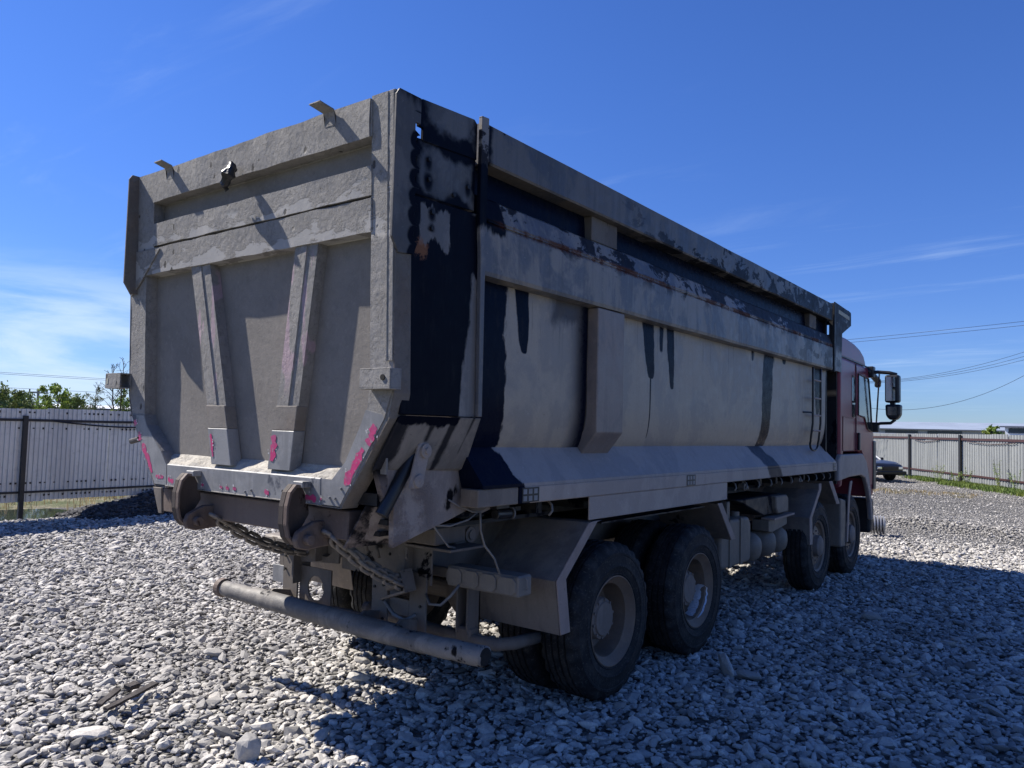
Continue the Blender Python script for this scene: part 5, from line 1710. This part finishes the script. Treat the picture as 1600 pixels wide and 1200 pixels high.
fence('corrugated_fence', 'pale corrugated fence with brown rails behind the dark sedan on the right', FP0, FP1, .10, 2.03, 1.15, .20, .03,
      post_s, ('sheet2', 'fence_post', 'fence_rail'), [(1.86, 1.80, .045, 0, 30.2), (.42, .34, .035, 0, 30.2)],
      cable=[(dA + .5, dA + 3.0, .10, 1.78), (dA + 5.5, dA + 9.0, .08, 1.74)], post_top=2.0, post_z0=-.05, post_r=.075)

# mound at the foot of the left fence, coloured dark for the fence's shade
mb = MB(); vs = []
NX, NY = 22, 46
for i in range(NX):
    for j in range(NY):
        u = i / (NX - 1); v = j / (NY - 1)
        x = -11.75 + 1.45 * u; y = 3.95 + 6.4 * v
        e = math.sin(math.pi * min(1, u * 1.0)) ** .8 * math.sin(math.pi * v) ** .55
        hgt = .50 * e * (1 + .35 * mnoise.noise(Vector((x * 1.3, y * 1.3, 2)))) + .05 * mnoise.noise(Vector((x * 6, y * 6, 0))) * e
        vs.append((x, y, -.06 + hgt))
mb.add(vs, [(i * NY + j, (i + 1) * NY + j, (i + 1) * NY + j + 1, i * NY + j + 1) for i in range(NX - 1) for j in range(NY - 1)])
M['mound_shade'] = simple('mound_painted_shade', (.030, .029, .030), .95, bump=1.0, bscale=22, var=.5)
MOUND = mb.build('shaded_mound', M['mound_shade']); tag(MOUND, 'low mound along the foot of the left fence with the fence shade painted into its colour', kind='structure')
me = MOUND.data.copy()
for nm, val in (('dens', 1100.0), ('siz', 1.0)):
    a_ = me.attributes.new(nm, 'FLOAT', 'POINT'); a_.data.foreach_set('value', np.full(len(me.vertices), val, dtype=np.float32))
dm_, nt, b = new_mat('rubble_painted_shade')
nt.put(b.inputs['Base Color'], nt.mix(nt.n('ShaderNodeObjectInfo').outputs['Random'], (.018, .018, .020), (.095, .092, .092))); b.inputs['Roughness'].default_value = .9  # stone colours darkened to carry the fence's shade
o = bpy.data.objects.new('shaded_rubble', me); COL.objects.link(o); o.location.z = -.01
md = o.modifiers.new('scatter', 'NODES'); md.node_group = gravel_nodes('shaded_rubble', 0.012, 0.045, 23, dm_)
tag(o, 'stones covering the mound by the left fence, coloured dark for its shade', kind='stuff')

# ------------------------------------------------------------ water, reeds, mud at the left
m, nt, b = new_mat('puddle_water')
b.inputs['Base Color'].default_value = (0.03, 0.035, 0.035, 1)
b.inputs['Roughness'].default_value = 0.03
co = nt.n('ShaderNodeNewGeometry').outputs['Position']
nt.L.new(nt.bump(nt.noise(co, 6, 3), 0.05, 0.01), b.inputs['Normal'])
M['water'] = m
poly = [(-11.35, -1.5), (-11.35, 3.9), (-11.9, 4.5), (-12.6, 4.75), (-13.3, 4.5), (-13.6, 3.6), (-13.4, 2.9), (-14.2, 1.5), (-13.8, -1.5)]
pw_ = MB().add([(x, y, -.085) for x, y in poly] + [(x, y, -.14) for x, y in poly], [tuple(range(9)), tuple(range(17, 8, -1))] + [(i, (i + 1) % 9, (i + 1) % 9 + 9, i + 9) for i in range(9)])
o = pw_.build('puddle_water', M['water']); tag(o, 'shallow puddle lying beyond the left fence', kind='structure')


def leafy(col, name, rough=0.7, trans=0.25):
    m, nt, b = new_mat(name)
    geo = nt.n('ShaderNodeNewGeometry')
    r_ = geo.outputs['Random Per Island']
    n = nt.noise(geo.outputs['Position'], 1.2, 2)
    c = nt.mix(nt.mr(r_, 0, 1, 0, 1, False), tuple(q * .65 for q in col), tuple(min(1, q * 1.45) for q in col))
    c = nt.mix(nt.mr(n, .4, .65), c, tuple((col[0] * 1.35, col[1] * 1.1, col[2] * .8)))
    nt.L.new(c, b.inputs['Base Color'])
    b.inputs['Roughness'].default_value = rough
    tb_ = nt.n('ShaderNodeBsdfTranslucent'); nt.L.new(c, tb_.inputs['Color'])
    ms = nt.n('ShaderNodeMixShader'); ms.inputs[0].default_value = trans
    out = nt.N['Material Output']
    nt.L.new(b.outputs[0], ms.inputs[1]); nt.L.new(tb_.outputs[0], ms.inputs[2]); nt.L.new(ms.outputs[0], out.inputs['Surface'])
    return m


M['leaf'] = leafy((0.17, 0.25, 0.05), 'fresh_leaves')
M['leaf_dark'] = leafy((0.115, 0.165, 0.055), 'bush_leaves')
M['leaf_grey'] = leafy((0.11, 0.135, 0.07), 'willow_leaves')
M['grass'] = leafy((0.10, 0.155, 0.03), 'fresh_grass')
M['drygrass'] = leafy((0.26, 0.23, 0.14), 'dry_grass')


def leaf(mb, p, s, r_, narrow=1.0):
    a = Vector((r_.gauss(0, 1), r_.gauss(0, 1), r_.gauss(0, .7))).normalized()
    b2 = a.orthogonal().normalized(); b2.rotate(Matrix.Rotation(r_.uniform(0, 6.28), 3, a))
    c = a.cross(b2)
    mb.add([p - b2 * s, p + c * s * .45 * narrow, p + b2 * s, p - c * s * .45 * narrow], [(0, 1, 2, 3)])


def tree(name, label, cat, loc, h, spread, nbr, leaves_per, ls, mat, seed, trunk_r=.06, bare=0.0, low=.2, multi=1, group=None, up=0.9, narrow=1.0):
    r_ = random.Random(seed)
    root = empty(name, loc)
    tag(root, label, cat, group)
    tk = MB(); lf = MB()
    for s_ in range(multi):
        off = Vector((r_.uniform(-.2, .2), r_.uniform(-.2, .2), 0)) * (spread if multi > 1 else 0)
        tip = off * 2.0 + Vector((r_.uniform(-.1, .1) * h, r_.uniform(-.1, .1) * h, h * r_.uniform(.78, 1.0)))
        n = 8
        path = [off.lerp(tip, i / n) + Vector((r_.uniform(-.03, .03), r_.uniform(-.03, .03), 0)) * h * .5 * (i > 0) for i in range(n + 1)]
        tk.tube(path, trunk_r, 6, rf=lambda k: 1.0 - .82 * k)
        for bi in range(nbr):
            k = low + (1 - low) * (bi + r_.random()) / nbr
            i = min(n - 1, int(k * n)); p = path[i].lerp(path[i + 1], k * n - i)
            ln = spread * (1.15 - .75 * k) * r_.uniform(.55, 1.15)
            az = r_.uniform(0, 6.28)
            dv = Vector((math.cos(az), math.sin(az), up * r_.uniform(.3, 1.2))).normalized()
            q = p + dv * ln * .55 + Vector((0, 0, .05 * ln)); e = p + dv * ln
            tk.tube([p, q, e], trunk_r * .30 * (1.2 - k * .7), 4, rf=lambda t: 1 - .75 * t)
            subs = [(q, e)]
            for _ in range(3):
                t0 = r_.uniform(.25, .9); b0 = p.lerp(e, t0)
                e2 = b0 + (dv + Vector((r_.gauss(0, .6), r_.gauss(0, .6), r_.gauss(.1, .4)))).normalized() * ln * r_.uniform(.25, .5)
                tk.tube([b0, e2], trunk_r * .14, 3)
                subs.append((b0, e2))
            if r_.random() < bare: continue
            for (a, b2) in subs:
                for _ in range(leaves_per):
                    t = r_.uniform(.2, 1.08)
                    pp = a.lerp(b2, t) + Vector((r_.gauss(0, 1), r_.gauss(0, 1), r_.gauss(0, 1))) * ln * .10
                    leaf(lf, pp, ls * r_.uniform(.6, 1.3), r_, narrow)
    tk.build('trunk', M['bark'], root)
    if lf.v: lf.build('crown', M[mat], root)
    return root


# far side of the left fence
tree('young_tree', 'bright green bushy tree behind the left fence, beside the utility pole', 'tree', (-30, 11.35, -.3), 3.8, 1.2, 36, 24, .065, 'leaf', 21, .07, low=.3)
tree('willow_sapling', 'thin grey-green sapling with upright twigs behind the left fence', 'tree', (-29, 12.25, -.3), 4.2, .8, 30, 12, .05, 'leaf_grey', 22, .045, bare=.25, low=.35, up=1.6, narrow=.6)
tree('bare_tree', 'bare leafless tree with thin forking twigs beside the tailgate', 'tree', (-30, 13.65, -.3), 4.9, 1.05, 30, 0, .05, 'leaf', 23, .06, bare=1, low=.3, up=1.7, multi=2)
tree('leafy_bush', 'loose pale green bush under the bare tree beside the tailgate', 'bush', (-29.5, 13.75, -.3), 3.6, 1.1, 32, 16, .055, 'leaf', 24, .04, low=.25, multi=2, bare=.2)
for i, (x, y, h, lb) in enumerate(((-31, 8.6, 3.5, 'dark rounded bush at the left edge of the photograph behind the fence'), (-33, 10.1, 3.6, 'dense dark bush second from the left edge behind the fence'),
                                  (-34, 11.6, 3.2, 'low dark bush between the hedge and the bright green tree'), (-35, 13.6, 2.9, 'low sparse bush below the thin sapling'))):
    tree('hedge_bush', lb, 'bush', (x, y, -.3), h, 1.5, 34, 20, .07, 'leaf_dark', 30 + i, .04, low=.2, multi=2, group='bushes behind the left fence', up=.8)
for i, (x, y) in enumerate(((-34, 7.2),)):
    tree('hedge_bush', 'dark bush whose edge meets the left border of the photograph', 'bush', (x, y, -.3), 3.3, 1.2, 16, 10, .09, 'leaf_dark', 40 + i, .04, low=.2, multi=2, group='bushes behind the left fence', up=.8)
tree('roadside_tree', 'small bright green tree top showing over the warehouse on the right', 'tree', (-1.9, 60.5, -.3), 3.5, 1.0, 30, 20, .09, 'leaf', 51, .06, low=.45)


# grass and weeds
def blades(mb, x, y, z, n, h, spread, r_, wd=.006, lean=.35):
    for _ in range(n):
        px_ = x + r_.gauss(0, spread); py_ = y + r_.gauss(0, spread)
        az = r_.uniform(0, 6.28); hh = h * r_.uniform(.5, 1.15); l_ = hh * lean * r_.random()
        w_ = wd * r_.uniform(.7, 1.5)
        dx, dy = math.cos(az), math.sin(az)
        p0 = Vector((px_, py_, z)); p1 = p0 + Vector((dx * l_ * .4, dy * l_ * .4, hh * .6)); p2 = p0 + Vector((dx * l_, dy * l_, hh))
        s_ = Vector((-dy, dx, 0)) * w_
        mb.add([p0 - s_, p0 + s_, p1 + s_ * .8, p1 - s_ * .8, p2], [(0, 1, 2, 3), (3, 2, 4)])


r_ = random.Random(77)
mb = MB()
for i in range(760):
    t = r_.random()
    s_ = 10.2 + (r_.random() ** .8) * 18.5
    off = -abs(r_.gauss(0, .38)) - .10
    p = FP0 + FR_D * s_ + FR_N * off
    dens = .35 if s_ < dA - .5 else 1
    if s_ > dA + 3 and r_.random() < .7: off2 = r_.uniform(-1.1, 0); p = FP0 + FR_D * s_ + FR_N * off2
    if mnoise.noise(Vector((s_ * .9, off * .8, 3.0))) < (0.05 if s_ < dA + 5 else -0.18): continue
    if r_.random() > dens: continue
    blades(mb, p.x, p.y, -.02, 26, .17, .13, r_, .010)
o = mb.build('grass', M['grass']); tag(o, 'bright green grass growing along the foot of the right fence', kind='stuff')
mb = MB()
for i in range(60):
    p = Vector((r_.uniform(-3.0, 0.6), r_.uniform(25.0, 27.4), 0))
    blades(mb, p.x, p.y, -.02, 14, .10, .12, r_, .008)
o = mb.build('sparse_grass', M['drygrass']); tag(o, 'sparse pale grass tufts on the bare earth before the parked car', kind='stuff')
mb = MB()
for i in range(700):
    x = r_.uniform(-24, -12.0); y = r_.uniform(1.5, 14)
    if x > -13.9 and y < 4.9 and r_.random() < .93: continue
    blades(mb, x, y, -.14, 16, .26, .16, r_, .008)
o = mb.build('dry_grass', M['drygrass']); tag(o, 'dry straw-coloured grass round the puddle beyond the left fence', kind='stuff')
mb = MB()
for i in range(26):
    blades(mb, -11.9 + r_.uniform(-.4, .3), 2.0 + r_.uniform(-.6, .75), -.10, 3, .42, .05, r_, .006, .25)
o = mb.build('reeds', M['leaf_dark']); tag(o, 'dark reed stems standing in the puddle at the left edge', kind='stuff')


def weed(loc, h, lb, seed):
    r2 = random.Random(seed)
    root = empty('tall_weed', loc); tag(root, lb, 'weed', 'tall weeds by the right fence')
    st = MB(); lf = MB()
    for _ in range(5):
        tip = Vector((r2.uniform(-.25, .25), r2.uniform(-.2, .2), h * r2.uniform(.65, 1)))
        st.tube([(0, 0, 0), tip * .5 + Vector((.02, 0, 0)), tip], .007, 4)
        for k in range(40):
            t = r2.uniform(.1, 1)
            leaf(lf, tip * t + Vector((r2.gauss(0, .035), r2.gauss(0, .035), 0)), .032, r2, .7)
    st.build('stem', M['leaf_grey'], root); lf.build('foliage', M['leaf'], root)


for (s_, off, h, lb) in ((dA - .7, -.45, .62, 'leafy green weed at the foot of the left fence post, beside the sedan'), (dA + 3.9, -.5, .75, 'tall bushy weed just left of the second brown-railed fence post'),
                         (dA + 5.4, -.55, .60, 'broad weed at the foot of the second fence post'), (dA + 8.4, -.35, 1.15, 'tallest sparse weed against the middle of the right fence panel'),
                         (dA + 9.6, -.4, .95, 'thin upright weed near the right edge of the photograph'), (dA + 6.3, -.5, .8, 'slim weed stem between the second post and the tallest weed')):
    p = FP0 + FR_D * s_ + FR_N * off
    weed((p.x, p.y, -.02), h, lb, int(s_ * 10))


# ------------------------------------------------------------ buildings
def flatm(name, col, rough=.6, metal=0):
    m, nt, b = new_mat(name)
    co = nt.n('ShaderNodeNewGeometry').outputs['Position']
    n = nt.noise(nt.mapv(co, sc=(.5, .5, 2)), .9, 4)
    nt.L.new(nt.mix(nt.mr(n, .35, .65), col, tuple(q * .85 for q in col)), b.inputs['Base Color'])
    b.inputs['Roughness'].default_value = rough; b.inputs['Metallic'].default_value = metal
    return m


roofm = flatm('blue_grey_roof', (.27, .31, .37), .45)
wallm = flatm('warehouse_wall', (.34, .36, .38)); winm = flatm('warehouse_window', (.03, .04, .05), .15)
trimm = flatm('dark_trim', (.10, .11, .14)); whitem = flatm('white_cladding', (.62, .64, .66))


def warehouse(label, loc, rotz, L_, D_, he, hr, bays, roofmat=roofm, wall=wallm):
    root = empty('warehouse', loc, rot=(0, 0, rotz)); tag(root, label, 'building')
    MB().box(0, L_, 0, D_, -.4, he - .001).build('wall', wall, root)
    mb = MB(); mb.add([(-.4, -.4, he), (L_ + .4, -.4, he), (L_ + .4, D_ / 2, hr), (-.4, D_ / 2, hr), (L_ + .4, D_ + .4, he), (-.4, D_ + .4, he)], [(0, 1, 2, 3), (3, 2, 4, 5), (0, 3, 5), (1, 4, 2), (0, 5, 4, 1)])
    mb.build('roof', roofmat, root)
    MB().box(-.4, L_ + .4, -.46, -.405, he - .12, he + .02).build('gutter', trimm, root)
    n = max(1, int(L_ / bays))
    base = None
    for i in range(n):
        if i % 3 == 2: continue
        x0 = i * bays + .3
        o = MB().box(x0, x0 + bays * .78, -.06, -.001, he - .62, he - .20).build('window', winm, root)
        MB().box(x0 - .06, x0 + bays * .78 + .06, -.09, -.061, he - .68, he - .62).build('sill', trimm, o)
    return root


warehouse('long low warehouse with blue-grey roof and window strips behind the right fence', (-45, 100, 0), math.radians(2.0), 42.5, 16, 2.95, 3.95, 4.6)
warehouse('small grey building with dark roof edge at the right edge of the photograph', (-3.6, 88, 0), math.radians(1.5), 16, 10, 3.25, 3.36, 5.0, roofmat=trimm, wall=whitem)
warehouse('low grey warehouse roof showing just above the right fence', (-42, 80, 0), math.radians(2.0), 60, 8, 2.12, 2.30, 5.5, roofmat=flatm('low_grey_roof', (.17, .19, .22)))
warehouse('distant white building between the trees on the left', (-80, 26, 0), math.radians(70), 18, 10, 2.7, 3.1, 5.0, roofmat=whitem, wall=whitem)


# ------------------------------------------------------------ overhead lines
def line(label, wires, r=.012, group='overhead power lines', poles=()):
    root = empty('power_line', (0, 0, 0)); tag(root, label, 'power line', group)
    for pts in wires:
        MB().tube([Vector(p) for p in pts], r, 4).build('wire', M['cable'], root)


def par(a, b2, c, n=24):
    """parabola through the points a,b2,c"""
    a, b2, c = Vector(a), Vector(b2), Vector(c)
    out = []
    L1 = (b2 - a).length; L2 = (c - b2).length; t1 = L1 / (L1 + L2)
    for i in range(n + 1):
        t = -0.0 + i / n
        la = (t - t1) * (t - 1) / ((0 - t1) * (0 - 1)); lb = t * (t - 1) / (t1 * (t1 - 1)); lc = t * (t - t1) / (1 * (1 - t1))
        out.append(a * la + b2 * lb + c * lc)
    return out


line('upper pair of thin cables rising to the right above the truck cab', [par((-14, 40, 6.55), (-6.35, 40, 6.87), (8, 40, 7.9)), par((-14, 40.3, 6.45), (-6.35, 40.3, 6.75), (8, 40.3, 7.72))], .011)
line('three cables sagging behind the mirror and rising to the right', [par((-12, 40, 5.35), (-3.6, 40, 4.80), (1.16, 40, 5.92)), par((-12, 40.3, 5.3), (-3.4, 40.3, 4.79), (1.16, 40.3, 5.75)), par((-12, 40.6, 5.25), (-3.0, 40.6, 4.79), (1.16, 40.6, 5.62))], .010)
line('single lower cable sagging between the mirrors and the right edge', [par((-9, 40, 4.4), (-2.9, 40, 3.30), (1.14, 40, 4.83))], .012)
line('thin cables crossing the sky above the left fence', [par((-40, 2, 4.0), (-40, 15.7, 3.86), (-40, 30, 4.1)), par((-40, 2, 4.06), (-40, 15.7, 3.94), (-40, 30, 4.18)), par((-40, 2, 3.3), (-40, 15.7, 3.18), (-40, 30, 3.3)), par((-40, 2, 2.4), (-40, 10.0, 2.75), (-40, 15, 3.1))], .011)
pr = empty('utility_pole', (-60, 22.3, 0)); tag(pr, 'small distant utility pole with crossarm above the bright green tree', 'utility pole')
MB().cyl((0, 0, -.4), (0, 0, 3.75), .12, .09, 10).build('pole', M['concrete'], pr)
MB().box(-.06, .06, -.7, .7, 3.5, 3.6).build('crossarm', M['concrete'], pr)
for y in (-.6, 0, .6): MB().cyl((0, y, 3.6 if y else 3.75), (0, y, 3.82), .05, n=8).build('insulator', M['cable'], pr)


# ------------------------------------------------------------ parked sedan
def car_parts():
    root = empty('parked_car', (-4.78, 33.5, 0.0), rot=(0, 0, math.radians(-34)))
    tag(root, 'dark saloon car parked by the fence with only its nose showing past the cab', 'car')
    paint, nt, b = new_mat('dark_car_paint')
    b.inputs['Base Color'].default_value = (.012, .013, .016, 1); b.inputs['Roughness'].default_value = .3; b.inputs['Coat Weight'].default_value = .3
    # stations along x (length), each: half width, sill z, belt z
    st = [(-2.20, .66, .42, .72), (-2.12, .76, .30, .80), (-1.7, .82, .24, .86), (-.9, .84, .22, .87), (.2, .84, .22, .86), (1.0, .84, .22, .82), (1.7, .81, .24, .77), (2.08, .74, .28, .70), (2.16, .64, .36, .62)]
    vs = []; fs = []
    for (x, w_, z0, z1) in st:
        zm = (z0 + z1) * .55
        ring = [(-w_ * .96, z0), (-w_, zm), (-w_ * .95, z1 - .04), (-w_ * .86, z1), (0, z1 + .03), (w_ * .86, z1), (w_ * .95, z1 - .04), (w_, zm), (w_ * .96, z0)]
        vs += [(x, a, c) for a, c in ring]
    m_ = 9
    for i in range(len(st) - 1):
        for k in range(m_ - 1): fs.append((i * m_ + k, i * m_ + k + 1, (i + 1) * m_ + k + 1, (i + 1) * m_ + k))
        fs.append((i * m_ + m_ - 1, i * m_, (i + 1) * m_, (i + 1) * m_ + m_ - 1))
    fs += [tuple(range(m_ - 1, -1, -1)), tuple((len(st) - 1) * m_ + k for k in range(m_))]
    MB().add(vs, fs).build('car_body', paint, root, bevel=.02, smooth='angle')
    MB().add([(.95, -.70, .862), (.95, .70, .862), (1.7, .68, .808), (2.02, .60, .745), (2.02, -.60, .745), (1.7, -.68, .808)], [(0, 1, 2, 5), (5, 2, 3, 4)]).build('hood', flatm('lighter_hood', (.05, .052, .058), .3, .3), root)  # hood in a lighter grey than the body
    g_ = [(-1.75, .86), (-1.15, 1.32), (.10, 1.36), (.95, .84)]
    MB().prism(g_, -.66, .66, lambda u, v, d: (u, d * (1 - max(0, v - .9) * .28), v)).build('car_cabin', M['glass'], root, bevel=.02)
    MB().prism([(-1.12, 1.325), (-1.2, 1.30), (-1.1, 1.36), (.05, 1.40), (.14, 1.36), (.10, 1.365)], -.60, .60, lambda u, v, d: (u, d, v)).build('car_roof', paint, root, bevel=.015)
    for s_ in (1, -1):
        for x0, z0, x1, z1 in ((.95, .86, .10, 1.36), (-1.75, .87, -1.15, 1.32), (-.5, .87, -.45, 1.36)):
            MB().tube([(x0, s_ * .67, z0), (x1, s_ * .585, z1)], .025, 5).build('window_pillar', whitem, root)
        hl = MB().box(2.05, 2.165, s_ * .42, s_ * .66, .50, .63).build('headlight', M['mirror'], root, bevel=.02)
        MB().box(.72, .84, s_ * .80, s_ * .96, .84, .95).build('door_mirror', M['black'], root, bevel=.02)
        for x in (-1.35, 1.35):
            wh = MB().lathe([(-.09, .20), (-.09, .29), (-.06, .31), (.06, .31), (.09, .29), (.09, .20)], 28).xform(Matrix.Translation((x, s_ * .74, .31)) @ Matrix.Rotation(math.pi / 2, 4, 'Z')).build('car_wheel', M['tyre'], root, smooth='angle')
            MB().cyl((x, s_ * .80, .31), (x, s_ * .825, .31), .20, n=20).build('wheel_rim', M['tank'], wh)
    MB().box(2.10, 2.20, -.40, .40, .48, .62).build('radiator_grille', M['black'], root, bevel=.01)
    MB().box(2.08, 2.26, -.78, .78, .30, .44).build('front_bumper', M['black'], root, bevel=.03)
    MB().box(-2.28, -2.1, -.78, .78, .32, .48).build('rear_bumper', M['black'], root, bevel=.03)


car_parts()

# ------------------------------------------------------------ ribbed drum beyond the front wheel
dr = empty('ribbed_drum', (.53, 13.3, 0)); tag(dr, 'small ribbed bright metal drum standing on the gravel beyond the front wheel', 'drum')
prof = []
for i in range(5):
    z = i * .052
    prof += [(z, .105), (z + .012, .168), (z + .034, .168), (z + .046, .105)]
dm = MB().lathe([(0, 0)] + prof + [(.262, .10), (.262, 0)], 28)
dm.xform(Matrix.Translation((-.13, 0, .17)))
dm.xform(Matrix.Rotation(math.radians(16), 4, 'Z'))
dm.build('ribbed_shell', M['dull_metal'], dr, smooth='angle')

# ------------------------------------------------------------ loose things on the gravel
def rock(loc, dims, rot, lb, seed, col=None):
    r2 = random.Random(seed)
    bm = bmesh.new()
    bmesh.ops.create_icosphere(bm, subdivisions=2, radius=1)
    for v in bm.verts: v.co *= r2.uniform(.72, 1.12)
    hull = bmesh.ops.convex_hull(bm, input=bm.verts[:])
    bmesh.ops.delete(bm, geom=[g_ for g_ in hull['geom_interior'] if isinstance(g_, bmesh.types.BMVert)], context='VERTS')
    me = bpy.data.meshes.new('rock')
    for v in bm.verts: v.co = Vector((v.co.x * dims[0], v.co.y * dims[1], v.co.z * dims[2]))
    bm.to_mesh(me); bm.free()
    me.materials.append(ROCKM)
    o = bpy.data.objects.new('rock', me); COL.objects.link(o)
    o.location = loc; o.rotation_euler = rot
    tag(o, lb, 'rock', 'larger stones lying on the gravel')
    bv = o.modifiers.new('bevel', 'BEVEL'); bv.width = .004; bv.segments = 1
    return o


rock((.22, .06, .05), (.075, .06, .085), (.1, .2, .5), 'large rounded tan stone at the bottom edge left of the truck shadow', 1)
rock((-.66, -.36, .035), (.13, .065, .028), (.1, -.12, .55), 'long flat grey slab near the bottom left corner', 2)
rock((1.62, 3.20, .06), (.12, .035, .09), (.2, .5, -.7), 'upright wedge of stone in the shade beside the second rear wheel', 3)
rock((1.78, 3.22, .03), (.10, .06, .035), (.0, .2, .4), 'flat stone leaning against the upright wedge beside the second wheel', 4)
rock((-.28, 1.28, .04), (.085, .06, .035), (.0, .1, .8), 'pale smooth stone in the sunlit gap beside the truck shadow', 5)
rock((2.05, 5.85, .04), (.10, .06, .045), (.1, .1, .3), 'broad pale stone in the shade right of the middle of the truck', 6)
rock((3.05, .75, .035), (.09, .07, .04), (.1, .1, 1.3), 'big blue-grey stone in the shade at the lower right', 7)
rock((-1.55, .95, .03), (.09, .05, .03), (.1, .1, .6), 'flat light stone on the sunlit gravel below the bumper pipe', 8)
M['wood'] = simple('weathered_wood', (.055, .045, .040), .85, bump=.6, bscale=50)
for (loc, L_, ang, lb) in (((-1.005, .05, .055), .44, 1.967, 'longer dark weathered wooden strip lying on the sunlit gravel'), ((-1.10, -.05, .052), .26, 2.27, 'shorter grey wooden strip beside the longer one on the gravel')):
    o = MB().box(-L_ / 2, L_ / 2, -.022, .022, -.008, .010).build('wood_strip', M['wood'], bevel=.003)
    tess(o, .05, .008, 12, L_)
    o.location = loc; o.rotation_euler = (.12, -.05, ang)
    tag(o, lb, 'wood', 'scraps of wood on the gravel')
o = MB().box(-.045, .045, -.03, .03, -.015, .02).build('wood_block', M['wood'], bevel=.006)
tess(o, .03, .010, 18, 3); o.location = (-1.15, .12, .065); o.rotation_euler = (.3, .1, 1.9)
tag(o, 'small dark lump of wood between the two strips', 'wood', 'scraps of wood on the gravel')
